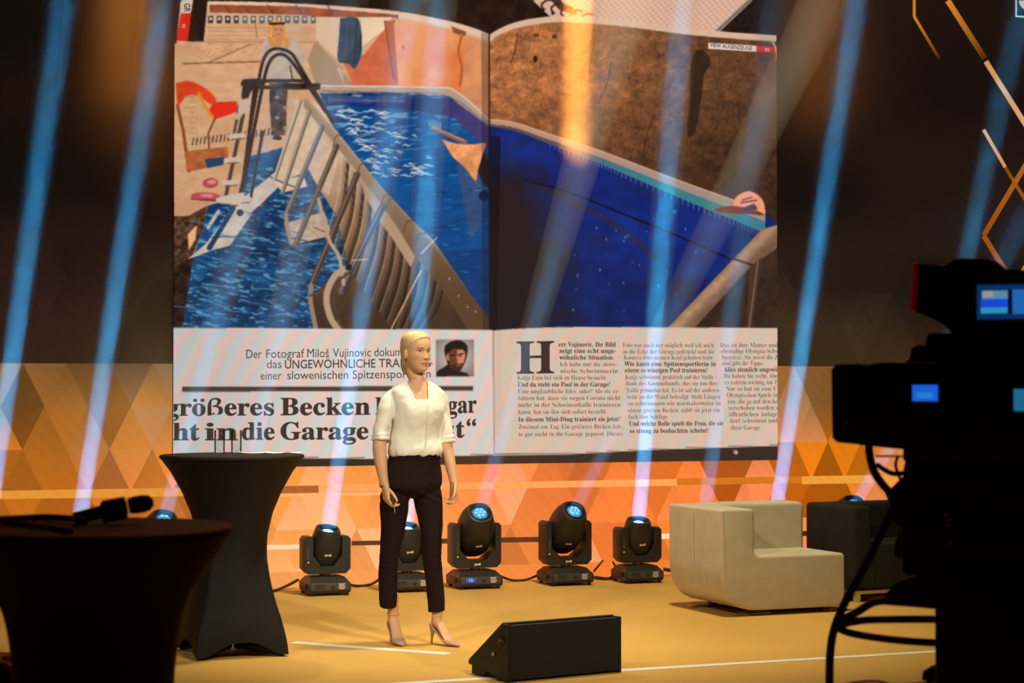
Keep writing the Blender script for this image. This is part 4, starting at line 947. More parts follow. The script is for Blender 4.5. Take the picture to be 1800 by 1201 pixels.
# ================================================================== amber lamps hanging above the picture
m_amb = mat('lit_amber_lens', (0.1, 0.05, 0.01), 0.2, emit=(1.0, 0.35, 0.06), emit_s=3.0)
m_ahaze = beam_mat('stage_haze_amber', 0.22)
def amber_lamp(px, py, d, rad, tgt, watts, spread, label, blabel, color=(1.0, 0.33, 0.05)):
    """lamp on the overhead rig aimed at a spot of the screen or wall"""
    p = at_depth(px, py, d); q = on_wall(tgt[0], tgt[1], SOFF + 0.012); dv = q - p; length = dv.length - 0.03; rot = dv.to_track_quat('-Z', 'Y').to_euler()
    root = empty('par_lamp', p, 0, label, 'stage light', 'amber lamps above the stage'); root.rotation_euler = rot
    g = MB(); g.lathe([(0.03, 0.30), (rad * 0.8, 0.28), (rad + 0.02, 0.10), (rad + 0.02, 0.0), (rad, 0.0), (rad, 0.03)], 24, cap=False); g.build('can', m_blk, root)
    g = MB(); g.lathe([(0.001, 0.035), (rad, 0.035), (rad, 0.045), (0.001, 0.045)], 24, cap=False); g.build('lens', m_amb, root)
    g = MB(); g.box((rad + 0.03, 0, 0.2), (0.012, 0.04, 0.3)); g.box((-rad - 0.03, 0, 0.2), (0.012, 0.04, 0.3)); g.box((0, 0, 0.35), (2 * rad + 0.07, 0.04, 0.012)); g.build('bracket', m_blk, root)
    l = bpy.data.lights.new('amber_lamp', 'AREA'); l.shape = 'DISK'; l.size = 2 * rad * 0.9; l.spread = R(spread); l.energy = watts; l.color = color
    lo = bpy.data.objects.new('amber_lamp', l); COL.objects.link(lo); lo.location = p + dv.normalized() * 0.002; lo.rotation_euler = rot
    b = MB(); n = 28; b.loft([[((rad * 0.95 + t * math.tan(R(spread / 2))) * math.cos(2 * math.pi * j / n), (rad * 0.95 + t * math.tan(R(spread / 2))) * math.sin(2 * math.pi * j / n), -0.02 - t) for j in range(n)] for t in np.linspace(0, length, 6)])
    bo = b.build('light_shaft', m_ahaze, None, 180); bo.location = p; bo.rotation_euler = rot; tag(bo, blabel, 'light beam', 'amber light beams at the top')
amber_lamp(1024, -330, 12.6, 0.11, (1012, 250), 16, 3, 'amber lamp hanging above the right magazine page', 'orange light beam falling over the stone wall of the magazine picture')
amber_lamp(200, -420, 12.0, 0.20, (236, 170), 6, 16, 'amber lamp hanging above the dark wall on the left', 'wide dim orange beam at the upper left')
amber_lamp(1480, -420, 12.6, 0.20, (1438, 190), 3, 14, 'amber lamp hanging above the dark wall on the right', 'wide dim orange beam at the upper right')

# ================================================================== bistro tables in stretch covers
m_fab = mat('black_stretch_fabric', (0.0085, 0.0058, 0.0038), 0.7, bump=0.05, bscale=900, spec=0.25)
def cover_table(name, center, height, rtop, prof, foot_r, foot_a, label, hem=0.075):
    root = empty(name, (center.x, center.y, 0), 0, label, 'table', 'bistro tables in black stretch covers')
    n = 96; rings = []
    P = sorted(prof, key=lambda t: -t[1]); zs = np.array([p[1] for p in P])[::-1]; rs = np.array([p[0] for p in P])[::-1]
    def rad(th, z):
        r = float(np.interp(z, zs, rs)); t = max(0.0, 1 - z / (0.62 * height)) ** 1.5
        ph = ((th - foot_a) + math.pi / 4) % (math.pi / 2) - math.pi / 4      # angle from nearest foot
        sq = 0.72 / max(math.cos(math.pi / 4 - abs(ph)), 0.3)
        bump = sq + 0.04 * math.exp(-(ph / 0.18) ** 2)
        return r * (1 - t) + foot_r * bump * t
    def hemz(th):
        ph = abs(((th - foot_a) + math.pi / 4) % (math.pi / 2) - math.pi / 4)
        return 0.012 + hem * min(1.0, max(0.0, (ph - 0.10) / 0.45)) ** 0.8
    T = 40
    for i in range(T + 1):
        t = i / T; rg = []
        for j in range(n):
            th = 2 * math.pi * j / n; z = hemz(th) + (height - 0.022 - hemz(th)) * (t ** 1.0); r = rad(th, z)
            rg.append((r * math.cos(th), r * math.sin(th), z))
        rings.append(rg)
    def flat(r, z): return [(r * math.cos(2 * math.pi * j / n), r * math.sin(2 * math.pi * j / n), z) for j in range(n)]
    rings += [flat(rtop + 0.002, height - 0.018), flat(rtop + 0.002, height - 0.008), flat(rtop - 0.004, height - 0.001), flat(rtop - 0.02, height), flat(rtop * 0.5, height), flat(0.004, height)]
    inner = [[(x * 0.985, y * 0.985, z) for x, y, z in rg] for rg in rings[:6]]
    mb = MB(); mb.loft(inner[::-1] + rings, cap=False); mb.add([(0, 0, height)], [])
    mb.build('stretch_cover', m_fab, root, 60)
    pl = MB(); pl.cyl((0, 0, 0.02), (0, 0, height - 0.03), 0.035, n=16); pl.build('column', m_metal, root)
    for k in range(4):
        a = foot_a + k * math.pi / 2; f = MB(); d_ = Vector((math.cos(a), math.sin(a), 0))
        f.tube([d_ * 0.03 + Vector((0, 0, 0.05)), d_ * (foot_r * 0.6) + Vector((0, 0, 0.035)), d_ * (foot_r - 0.02) + Vector((0, 0, 0.014))], [0.024, 0.02, 0.013], 10)
        f.build('foot', m_blk, root)
    return root
tc = at_depth(408, 800, 10.75); TH1 = at_depth(408, 799, 10.75).z
cover_table('bistro_table', tc, TH1, 0.397, [(0.400, 1.09), (0.385, 1.07), (0.337, 1.006), (0.275, 0.895), (0.225, 0.775), (0.196, 0.65), (0.186, 0.53), (0.195, 0.41), (0.217, 0.275), (0.255, 0.168), (0.30, 0.07), (0.32, 0)], 0.345, R(-22),
            'tall bistro table in black stretch cover with two glasses on it')
fc_ = at_depth(167, 925, 5.67); TH2 = fc_.z
cover_table('bistro_table', fc_, TH2, 0.400, [(0.402, TH2 - 0.02), (0.385, TH2 - 0.04), (0.362, TH2 - 0.075), (0.317, TH2 - 0.14), (0.278, TH2 - 0.203), (0.255, TH2 - 0.267), (0.243, TH2 - 0.332), (0.233, TH2 - 0.415), (0.227, TH2 - 0.46), (0.22, 0.5), (0.23, 0.35), (0.27, 0.2), (0.34, 0)], 0.36, R(10),
            'black covered bistro table in the foreground with the microphone on it')
# glasses and papers on the stage table
def glass_mat():
    """thin clear glass: lets the view through, mirrors at grazing angles"""
    m = bpy.data.materials.new('clear_glass'); m.use_nodes = True; nt = m.node_tree; nt.nodes.clear()
    o = nt.nodes.new('ShaderNodeOutputMaterial'); t = nt.nodes.new('ShaderNodeBsdfTransparent'); g = nt.nodes.new('ShaderNodeBsdfGlossy'); fr = nt.nodes.new('ShaderNodeFresnel'); mx = nt.nodes.new('ShaderNodeMixShader')
    t.inputs[0].default_value = (0.985, 0.985, 0.98, 1); g.inputs['Roughness'].default_value = 0.05; fr.inputs['IOR'].default_value = 1.25
    nt.links.new(fr.outputs[0], mx.inputs[0]); nt.links.new(t.outputs[0], mx.inputs[1]); nt.links.new(g.outputs[0], mx.inputs[2]); nt.links.new(mx.outputs[0], o.inputs[0])
    return m
m_glass = glass_mat()
def tumbler(px, label, fill):
    # stands on the table top
    p = at_height(px, 796.5, TH1); root = empty('drinking_glass', (p.x, p.y, TH1 + 0.001), 0, label, 'glass', 'glasses on the bistro table')
    g = MB(); g.lathe([(0.001, 0), (0.027, 0), (0.029, 0.003), (0.030, 0.127), (0.0292, 0.128), (0.0282, 0.126), (0.0265, 0.014), (0.001, 0.012)], 28, cap=False); g.build('tumbler', m_glass, root, 50)
    w = MB(); w.lathe([(0.001, 0.0125), (0.0262, 0.0145), (0.0276, fill), (0.001, fill)], 28, cap=False); w.build('water', m_water, root, 50)
m_water = glass_mat(); m_water.name = 'still_water'
tumbler(386, 'left one of the two water glasses on the bistro table', 0.105)
tumbler(415.5, 'right one of the two water glasses on the bistro table', 0.108)
m_paper = mat('white_paper', (0.80, 0.75, 0.68), 0.7)
def sheet(px, py, w, d, rz, curl, label):
    p = at_height(px, py, TH1); n = 8; mb = MB(); rings = []
    for i in range(n + 1):
        x = (i / n - 0.5) * w; z = 0.0015 + curl * (abs(i / n - 0.5) * 2) ** 3
        rings.append([(x, -d / 2, z), (x, d / 2, z + curl * 0.3), (x, d / 2, z + curl * 0.3 + 0.001), (x, -d / 2, z + 0.001)])
    mb.loft(rings); o = mb.build('paper_sheet', m_paper, None, 40); o.location = (p.x, p.y, TH1 + 0.001); o.rotation_euler = (0, 0, rz)
    tag(o, label, 'paper', 'papers on the bistro table')
sheet(446, 797.3, 0.16, 0.11, 0.3, 0.004, 'white paper lying right beside the water glasses'); sheet(487, 797.6, 0.13, 0.09, -0.2, 0.006, 'white paper with curled edges in the middle of the papers'); sheet(517, 797.2, 0.075, 0.06, 0.5, 0.004, 'small white paper at the right edge of the bistro table')

# ================================================================== microphone on the front table
m_mic = mat('mic_black', (0.014, 0.012, 0.011), 0.5); m_foam = mat('foam', (0.012, 0.010, 0.010), 0.95, bump=0.4, bscale=500)
m_flag = mat('mic_flag_dark_red', (0.10, 0.02, 0.012), 0.5)
Tz = TH2
def tt(px, py, z=0.0): p = at_height(px, py, Tz + z); return p
mroot_p = tt(205, 922); mic = empty('microphone', (mroot_p.x, mroot_p.y, Tz), R(8), 'black hand microphone with a block shaped flag lying on the front table', 'microphone')
g = MB(); g.box((0, 0, 0.042), (0.072, 0.062, 0.062), Matrix.Translation((0, 0, 0.0)) @ Matrix.Rotation(R(-10), 4, 'Y'), bev=0.006); g.build('flag', m_mic, mic)
g = MB(); g.box((0.003, 0, 0.0745), (0.068, 0.058, 0.003), Matrix.Rotation(R(-10), 4, 'Y')); g.build('flag_top', m_flag, mic)
g = MB(); g.tube([(-0.125, 0, 0.020), (-0.09, 0, 0.026), (-0.03, 0, 0.040), (0.03, 0, 0.052)], [0.017, 0.019, 0.021, 0.022], 20); g.build('handle', m_mic, mic)
g = MB(); g.tube([(0.035, 0, 0.053), (0.05, 0, 0.056), (0.075, 0, 0.060), (0.095, 0, 0.063), (0.107, 0, 0.065)], [0.022, 0.026, 0.027, 0.023, 0.010], 22); g.build('windscreen', m_foam, mic)
g = MB(); g.tube([(-0.085, 0, 0.020), (-0.118, 0, 0.016), (-0.122, 0, 0.016)], [0.019, 0.021, 0.014], 18); g.build('collar', m_mic, mic)
mcab = cable([tt(146, 914, 0.022), tt(120, 911, 0.016), tt(80, 909, 0.012), tt(30, 911, 0.010), tt(-30, 914, 0.010), tt(-70, 920, 0.010)], 0.0095, 'black microphone cable', name='cable')
mcab.parent = mic; mcab.matrix_parent_inverse = (Matrix.Translation(mic.location) @ Matrix.Rotation(R(8), 4, 'Z')).inverted(); del mcab['label']; del mcab['category']
cable([tt(5, 918, 0.009), tt(25, 920, 0.009), tt(50, 923, 0.009), tt(90, 928, 0.009), tt(125, 934, 0.009)], 0.008, 'black cable lying diagonally across the front table')

# ================================================================== armchairs
def soft_prism(prof, y0, y1, bev):
    n = len(prof); bm = bmesh.new()
    a = [bm.verts.new((x, y0, z)) for x, z in prof]; b = [bm.verts.new((x, y1, z)) for x, z in prof]
    f0 = bm.faces.new(a); f1 = bm.faces.new(b[::-1])
    for i in range(n): bm.faces.new((a[i], b[i], b[(i + 1) % n], a[(i + 1) % n]))
    bmesh.ops.recalc_face_normals(bm, faces=bm.faces)
    ed = [e for e in list(f0.edges) + list(f1.edges)]
    bmesh.ops.bevel(bm, geom=ed, offset=bev, segments=3, affect='EDGES', profile=0.6)
    me = bpy.data.meshes.new('m'); bm.to_mesh(me); bm.free(); return me
m_white_up = mat('cream_upholstery', (0.56, 0.505, 0.375), 0.85, noise=0.06, nscale=9, bump=0.12, bscale=22, sheen=0.2, spec=0.2)
m_dark_up = mat('charcoal_upholstery', (0.018, 0.016, 0.0115), 0.85, noise=0.08, nscale=20, bump=0.1, bscale=60, spec=0.2)
m_seam = mat('seam_thread', (0.40, 0.345, 0.24), 0.9); m_chrome = mat('chrome', (0.62, 0.58, 0.50), 0.18, metal=1.0)
CA = R(23)
cp = at_height(1286, 1087)
ch = empty('armchair', (cp.x - 0.065, cp.y, 0), CA, 'cream corner armchair with rounded underside standing on the stage', 'armchair')
Lw, Dp, H, SH, BT, Z0 = 0.925, 0.72, 0.690, 0.385, 0.245, 0.036
prof = rounded([(0, Z0), (Lw, Z0), (Lw, SH), (BT, SH), (BT, H), (0, H)], [0.28, 0.05, 0.035, 0.05, 0.03, 0.02], 8)
link_mesh('seat_and_back', soft_prism(prof, 0, Dp, 0.018), m_white_up, ch, 50)
armp = rounded([(BT - 0.02, SH - 0.05), (Lw - 0.015, SH - 0.05), (Lw - 0.015, H + 0.006), (BT - 0.02, H + 0.006)], [0.0, 0.0, 0.05, 0.03], 8)
link_mesh('armrest', soft_prism(armp, Dp - 0.235, Dp - 0.004, 0.025), m_white_up, ch, 50)
for yy in (0.001, ):
    s_ = MB(); pth = [(x, 0.006, z) for x, z in prof[:] if True]
    s_.tube([(0.012, 0.010, z) for z in (H - 0.02, 0.45, 0.32)], 0.0025, 6); s_.tube([(x, 0.004, H - 0.006) for x in (0.03, BT - 0.04)], 0.0025, 6); s_.tube([(x, 0.012, SH - 0.006) for x in (BT + 0.06, Lw - 0.05)], 0.0025, 6)
for nm, a, b in (('seam', (0.008, 0.012, H - 0.012), (0.008, Dp - 0.02, H - 0.012)), ('seam', (BT + 0.05, 0.010, SH - 0.010), (Lw - 0.04, 0.010, SH - 0.010)), ('seam', (-0.001, 0.36, H - 0.05), (-0.001, 0.36, 0.30))):
    s_ = MB(); s_.tube([a, b], 0.0028, 6); s_.build(nm, m_seam, ch)
s_ = MB(); s_.box((0.28, 0.10, 0.008), (0.26, 0.055, 0.010), bev=0.003); s_.build('foot_plate', m_chrome, ch)
s_ = MB(); s_.box((0.26, Dp - 0.1, 0.008), (0.30, 0.05, 0.010), bev=0.003); s_.build('foot_plate', m_chrome, ch)
for x, y in ((0.28, 0.12), (0.28, Dp - 0.1), (Lw - 0.10, 0.10), (Lw - 0.10, Dp - 0.1)):
    s_ = MB(); s_.box((x, y, 0.024), (0.05, 0.05, 0.036)); s_.build('leg', m_blk, ch)
for y in (0.10, Dp - 0.1):
    s_ = MB(); s_.box((Lw - 0.09, y, 0.005), (0.07, 0.04, 0.008)); s_.build('foot_plate', m_chrome, ch)
# dark armchair
dp = at_height(1503, 1060)
ch2 = empty('armchair', (dp.x, dp.y, 0), CA + R(2), 'charcoal armchair on metal legs half hidden by the television camera', 'armchair')
Z0, H2, S2, B2, D2, L2 = 0.075, 0.655, 0.40, 0.14, 0.60, 0.90
prof = rounded([(0, Z0), (L2, Z0), (L2, S2), (B2, S2), (B2, H2), (0, H2)], [0.02, 0.02, 0.03, 0.02, 0.03, 0.035], 6)
link_mesh('seat_and_side', soft_prism(prof, 0, D2, 0.022), m_dark_up, ch2, 50)
armp = rounded([(B2 - 0.02, S2 - 0.05), (L2, S2 - 0.05), (L2, H2), (B2 - 0.02, H2)], [0, 0, 0.04, 0.03], 6)
link_mesh('backrest', soft_prism(armp, D2 - 0.2, D2 - 0.003, 0.022), m_dark_up, ch2, 50)
s_ = MB(); s_.tube([(B2 + 0.008, -0.001, S2 - 0.01), (B2 + 0.008, -0.001, Z0 + 0.02)], 0.004, 6); s_.build('seam', m_blk, ch2)
for x, y in ((0.05, 0.05), (L2 - 0.05, 0.05), (0.05, D2 - 0.05), (L2 - 0.05, D2 - 0.05)):
    s_ = MB(); s_.box((x, y, 0.04), (0.035, 0.035, 0.08)); s_.build('leg', m_chrome, ch2)
s_ = MB(); s_.box((L2 / 2, 0.05, Z0 - 0.012), (L2 - 0.06, 0.03, 0.022)); s_.build('frame_rail', m_chrome, ch2)

# ================================================================== floor monitor
m_wedge = mat('black_textured_paint', (0.0065, 0.0045, 0.0035), 0.6, noise=0.2, nscale=60, bump=0.15, bscale=300)
m_grille = mat('grille_dark', (0.035, 0.028, 0.016), 0.6)
wp0 = at_height(893, 1201); wp1 = at_height(1091, 1182); wa = math.atan2(wp1.y - wp0.y, wp1.x - wp0.x); WL = (wp1 - wp0).length
wm = empty('floor_monitor', wp0, wa, 'black wedge shaped floor monitor speaker at the front of the stage', 'speaker')
HM, DM = 0.282, 0.37
pr = [(0.0, 0.012), (DM * 0.93, 0.012), (DM * 0.93, 0.055), (0.045, HM), (0.0, HM)]
bm_ = MB(); bm_.prism([(y, z) for y, z in pr], 0, WL - 0.02, Matrix(((0, 0, 1, 0.01), (1, 0, 0, 0), (0, 1, 0, 0), (0, 0, 0, 1)))); bm_.build('cabinet', m_wedge, wm, 30)
sp = [(0.0, 0.0), (0.10, 0.0), (0.115, 0.03), (0.21, 0.03), (0.225, 0.006), (DM * 0.93, 0.006), (DM * 0.93, 0.05), (DM, 0.048), (DM + 0.01, 0.066), (0.05, HM + 0.004), (0.0, HM + 0.004)]
for x0 in (-0.004, WL - 0.016):
    e_ = MB(); e_.prism(sp, 0, 0.02, Matrix(((0, 0, 1, x0), (1, 0, 0, 0), (0, 1, 0, 0), (0, 0, 0, 1)))); e_.build('end_panel', m_wedge, wm, 30)
gx_ = MB(); a = Vector((DM + 0.005, 0.068)); b = Vector((0.05, HM + 0.006)); gx_.prism([(a.x, a.y), (b.x, b.y), (b.x + 0.004, b.y + 0.006), (a.x + 0.006, a.y + 0.006)], 0.0, WL - 0.01, Matrix(((0, 0, 1, 0.002), (1, 0, 0, 0), (0, 1, 0, 0), (0, 0, 0, 1)))); gx_.build('grille', m_grille, wm, 30)
for yy, zz_ in ((0.13, 0.13), (0.06, 0.19)):
    k_ = MB(); k_.lathe([(0.010, 0), (0.012, 0.004), (0.006, 0.010)], 12, Matrix.Translation((-0.004, yy, zz_)) @ Matrix.Rotation(R(-90), 4, 'Y')); k_.build('socket', m_metal if zz_ < 0.15 else m_blk2, wm)
h_ = MB(); h_.box((-0.005, 0.055, 0.21), (0.006, 0.05, 0.03), bev=0.002); h_.build('handle_recess', m_blk2, wm)

# ================================================================== television camera on its pedestal
m_cam = mat('camera_black', (0.006, 0.006, 0.006), 0.6, noise=0.2, nscale=20, spec=0.2); m_camg = mat('camera_black_gloss', (0.012, 0.008, 0.007), 0.35)
m_tally = mat('red_tally_strip', (0.20, 0.004, 0.010), 0.4, emit=(0.9, 0.0, 0.02), emit_s=0.045)
C0 = at_depth(1700, 700, 6.0); YAW = R(-24)
tv = empty('television_camera', (C0.x, C0.y, 0), YAW, 'black studio television camera on a pedestal at the right edge', 'camera')
cX = Vector((math.cos(YAW), math.sin(YAW), 0))
def local_t(px, py):
    k = (px - CX) / F; t = (k * C0.y - C0.x) / (cX.x - k * cX.y); p = C0 + cX * t
    r = ray(px, py); z = EYE + r.z * p.y / r.y; return t, z
def bxp(name, x0, x1, y0, y1, w, yo=0.0, m_=None, bev=0.012, parent=None):
    t0, z0_ = local_t(x0, (y0 + y1) / 2); t1, z1_ = local_t(x1, (y0 + y1) / 2)
    _, za = local_t((x0 + x1) / 2, y0); _, zb = local_t((x0 + x1) / 2, y1)
    mb = MB(); mb.box(((t0 + t1) / 2, yo, (za + zb) / 2), (t1 - t0, w, za - zb), bev=bev); return mb.build(name, m_ or m_cam, parent or tv, 40)
def polyp(name, pts, w, yo=0.0, m_=None, bev=0.006, parent=None):
    q = [local_t(x, y) for x, y in pts]
    return link_mesh(name, soft_prism([(a, b) for a, b in q], yo - w / 2, yo + w / 2, bev), m_ or m_cam, parent or tv, 40)
hood = polyp('lens_hood', rounded([(1482, 650), (1490, 641), (1530, 640), (1534, 780), (1492, 776), (1483, 768)], 4, 3), 0.30)
polyp('lens_body', rounded([(1526, 644), (1560, 638), (1700, 638), (1700, 786), (1600, 788), (1526, 781)], 3, 3), 0.25)
bxp('lens_knob', 1503, 1512, 737, 745, 0.012, -0.152, m_metal, 0.003)
bxp('camera_body', 1600, 1860, 640, 812, 0.24, 0.0)
polyp('top_plate', rounded([(1596, 640), (1608, 632), (1612, 612), (1622, 607), (1860, 607), (1860, 642)], 3, 3), 0.16)
polyp('carry_handle', rounded([(1630, 614), (1632, 592), (1638, 586), (1860, 586), (1860, 614)], 4, 3), 0.07)
vf = polyp('viewfinder', rounded([(1618, 465), (1672, 470), (1690, 458), (1745, 458), (1770, 476), (1870, 480), (1870, 596), (1690, 596), (1672, 574), (1655, 564), (1618, 549)], 3, 3), 0.20)
bxp('viewfinder_arm', 1700, 1850, 570, 645, 0.10)
polyp('tally_strip', [(1619, 466), (1627, 466), (1623, 549), (1613, 548)], 0.214, 0.0, m_tally)
# displays
def scr(name, x0, x1, y0, y1, c, s, parent=tv, yo=-0.103, d=0.004):
    return bxp(name, x0, x1, y0, y1, d, yo, mat('lit_' + name + str(len(MATS)), (0.01, 0.01, 0.02), 0.2, emit=c, emit_s=s), 0.0, parent)
scr('display_back', 1729, 1830, 503, 563, (0.004, 0.05, 0.19), 0.55, vf)
scr('display_picture_sky', 1738, 1783, 514, 530, (0.14, 0.35, 0.50), 0.7, vf, -0.107); scr('display_picture_pool', 1736, 1783, 528, 543, (0.01, 0.08, 0.80), 0.8, vf, -0.108); scr('display_picture_page', 1736, 1782, 541, 553, (0.03, 0.34, 0.62), 0.8, vf, -0.107)
scr('display_picture_light', 1740, 1758, 515, 525, (0.40, 0.42, 0.42), 0.7, vf, -0.109)
scr('display_gap', 1783, 1790, 512, 554, (0.002, 0.003, 0.02), 0.5, vf, -0.107); scr('display_side', 1791, 1828, 512, 554, (0.02, 0.18, 0.62), 0.7, vf, -0.107)
scr('side_display', 1619, 1663, 677, 705, (0.01, 0.12, 0.72), 0.9, tv, -0.127); scr('side_display_glint', 1626, 1655, 690, 700, (0.02, 0.22, 0.75), 0.9, tv, -0.130)
scr('rear_display', 1794, 1830, 684, 722, (0.02, 0.22, 0.40), 0.6, tv, -0.127)
# pan head, pedestal
bxp('pan_head', 1596, 1840, 806, 905, 0.20, 0.0, bev=0.03); polyp('pan_head_wedge', rounded([(1570, 860), (1600, 830), (1650, 830), (1650, 1000), (1604, 1000), (1598, 985), (1578, 975), (1580, 950), (1590, 930), (1572, 905)], 6, 3), 0.14)
polyp('head_bracket', rounded([(1582, 1020), (1620, 1008), (1700, 1000), (1700, 1062), (1580, 1058), (1560, 1045)], 4, 3), 0.16)
bxp('mounting_plate', 1596, 1850, 900, 1010, 0.24, 0.0, bev=0.02)
bxp('pedestal_column', 1653, 1860, 985, 1420, 0.28, 0.0, bev=0.04)
polyp('pedestal_clamp', rounded([(1626, 1176), (1638, 1170), (1660, 1166), (1660, 1200), (1624, 1192)], 3, 3), 0.12)
t0, z_ = local_t(1653, 1100); t1, _ = local_t(1860, 1100)
pb = MB(); pb.lathe([(0.42, 0.0), (0.44, 0.03), (0.44, 0.10), (0.30, 0.16), (0.14, 0.20)], 24, Matrix.Translation(((t0 + t1) / 2, 0, 0))); pb.build('pedestal_base', m_cam, tv)
for px, py in ((1676, 898), (1683, 908), (1679, 917), (1682, 948)):
    t, z = local_t(px, py); q = MB(); q.sphere((t, -0.125, z), (0.006, 0.004, 0.009), 10, 6); q.build('connector', m_metal, tv)
# camera cables
def tvp(px, py, yo=-0.05): t, z = local_t(px, py); return C0 * 0 + Vector((C0.x, C0.y, 0)) + cX * t + Vector((-math.sin(YAW), math.cos(YAW), 0)) * yo + Vector((0, 0, z))
grp = None
TVM = (Matrix.Translation(tv.location) @ Matrix.Rotation(YAW, 4, 'Z')).inverted()
def tv_cable(pts, r, label, group=None):
    mb = MB(); mb.tube(catmull(pts, 6), r, 8); o = mb.build('cable', m_cable, tv, 180); o.matrix_parent_inverse = TVM
tv_cable([tvp(1533, 770), tvp(1534, 795), tvp(1541, 825), tvp(1558, 852), tvp(1580, 872), tvp(1606, 880)], 0.013, 'black cable bending down from the lens of the television camera', group=grp)
tv_cable([tvp(1545, 801), tvp(1570, 801), tvp(1600, 802)], 0.003, 'thin rod below the lens of the television camera', group=grp)
tv_cable([tvp(1546, 815), tvp(1562, 826), tvp(1578, 832), tvp(1600, 830)], 0.008, 'short cable below the lens of the television camera', group=grp)
tv_cable([tvp(1558, 848), tvp(1566, 872), tvp(1574, 884), tvp(1584, 862)], 0.005, 'thin looped cable hanging below the lens of the television camera', group=grp)
tv_cable([tvp(1584, 800), tvp(1580, 818), tvp(1588, 842)], 0.005, 'thin cable dangling beside the rod of the television camera', group=grp)
tv_cable([tvp(1590, 860), tvp(1574, 895), tvp(1552, 940), tvp(1522, 1000), tvp(1494, 1050), tvp(1474, 1095), tvp(1465, 1140), tvp(1463, 1210), tvp(1466, 1300), tvp(1480, 1480)], 0.0135, 'long thick cable hanging down left of the camera pedestal', group=grp)
tv_cable([tvp(1476, 1092), tvp(1510, 1074), tvp(1545, 1055), tvp(1590, 1056), tvp(1660, 1062)], 0.013, 'topmost cable looping from the thick cable to the camera pedestal', group=grp)
tv_cable([tvp(1476, 1097), tvp(1520, 1088), tvp(1580, 1086), tvp(1665, 1086)], 0.012, 'middle cable looping from the thick cable to the camera pedestal', group=grp)
tv_cable([tvp(1474, 1100), tvp(1500, 1110), tvp(1545, 1118), tvp(1600, 1124), tvp(1665, 1128)], 0.012, 'lowest cable looping from the thick cable to the camera pedestal', group=grp)
tv_cable([tvp(1475, 1203), tvp(1510, 1196), tvp(1545, 1194), tvp(1580, 1200), tvp(1660, 1195)], 0.004, 'thin cable curving towards the pedestal clamp at the bottom edge', group=grp)

# ================================================================== dark low stool with things at the lower left edge
m_brown = mat('brown_top', (0.40, 0.12, 0.035), 0.5); m_org = mat('orange_cloth', (0.75, 0.12, 0.025), 0.7)
sp_ = at_depth(-40, 1160, 7.6)
st = empty('side_table', (sp_.x, sp_.y, 0), 0, 'low round brown side table at the lower left picture edge', 'side table')
g = MB(); g.lathe([(0.0, sp_.z - 0.03), (0.215, sp_.z - 0.03), (0.22, sp_.z - 0.02), (0.22, sp_.z), (0.0, sp_.z)], 40, cap=False); g.build('table_top', m_brown, st)
g = MB(); g.cyl((0, 0, 0.02), (0, 0, sp_.z - 0.03), 0.025); g.build('column', m_blk, st); g = MB(); g.lathe([(0.0, 0), (0.16, 0), (0.16, 0.012), (0.03, 0.025)], 32, cap=False); g.build('base', m_blk, st)
p = at_depth(12, 1139, 7.6); o = MB(); o.sphere((0, 0, 0.006), (0.022, 0.016, 0.008), 16, 8); oo = o.build('computer_mouse', m_blk, None, 180); oo.location = (p.x, sp_.y, sp_.z + 0.001); tag(oo, 'small dark object lying on the brown side table', 'object')
bag_p = at_depth(-10, 1190, 6.6)
bg = empty('bag', (bag_p.x, bag_p.y, 0), R(20), 'black bag with orange lining standing at the lower left picture edge', 'bag')
g = MB(); g.loft([ring(24, 0.12, 0.07, 0.0, 3.5), ring(24, 0.13, 0.075, 0.10, 3.5), ring(24, 0.12, 0.06, 0.35, 3.2), ring(24, 0.10, 0.04, bag_p.z + 0.005, 3.0), ring(24, 0.04, 0.02, bag_p.z + 0.05, 3.0)]); g.build('body', m_mic, bg)
q = MB(); q.sphere((0.05, -0.03, bag_p.z + 0.06), (0.014, 0.01, 0.012), 12, 8); q.build('lining', m_org, bg)


# ================================================================== the woman on stage
WS = 306.0; WP = at_depth(735, 1100, 11.08)
person = empty('person', (WP.x, WP.y, 0), 0, 'woman in ivory blouse, dark cropped trousers and nude heels standing on stage', 'person')
def wx(px): return (px - 735) / WS
def wz(py): return (1133 - py) / WS
PHI = R(30); TF = Vector((math.sin(PHI), -math.cos(PHI), 0)); TL = Vector((math.cos(PHI), math.sin(PHI), 0))
def sec(c, ax, ay, a, b, n=40, e=2.0):
    out = []
    for j in range(n):
        t = 2 * math.pi * j / n; cs, sn = math.cos(t), math.sin(t)
        out.append(Vector(c) + ax * (a * math.copysign(abs(cs) ** (2 / e), cs)) + ay * (b * math.copysign(abs(sn) ** (2 / e), sn)))
    return out
def interp_rows(rows, k=4):
    pts = catmull([Vector((0, 0, 0))] * 0 + [Vector(r[:3]) for r in rows], k); q = catmull([Vector((r[3], r[4], 0)) for r in rows], k)
    return [(p.x, p.y, p.z, w.x, w.y) for p, w in zip(pts, q)]
def torso_loft(mb, rows, e=2.2):
    """rows: (z, px centre, half width, half depth, forward shift)"""
    R_ = interp_rows([(wx(r[1]) + TF.x * r[4], TF.y * r[4] + (r[5] if len(r) > 5 else 0), r[0], r[2], r[3]) for r in rows], 3)
    mb.loft([sec((x, y, z), TL, TF, a, b, 40, e) for x, y, z, a, b in R_])
def limb(mb, rows, n=24, flat=1.0):
    """rows: (x, y, z, r)"""
    c = catmull([Vector(r[:3]) for r in rows], 4); rr = [v.x for v in catmull([Vector((r[3], 0, 0)) for r in rows], 4)]
    mb.tube(c, [max(0.002, v) for v in rr], n)
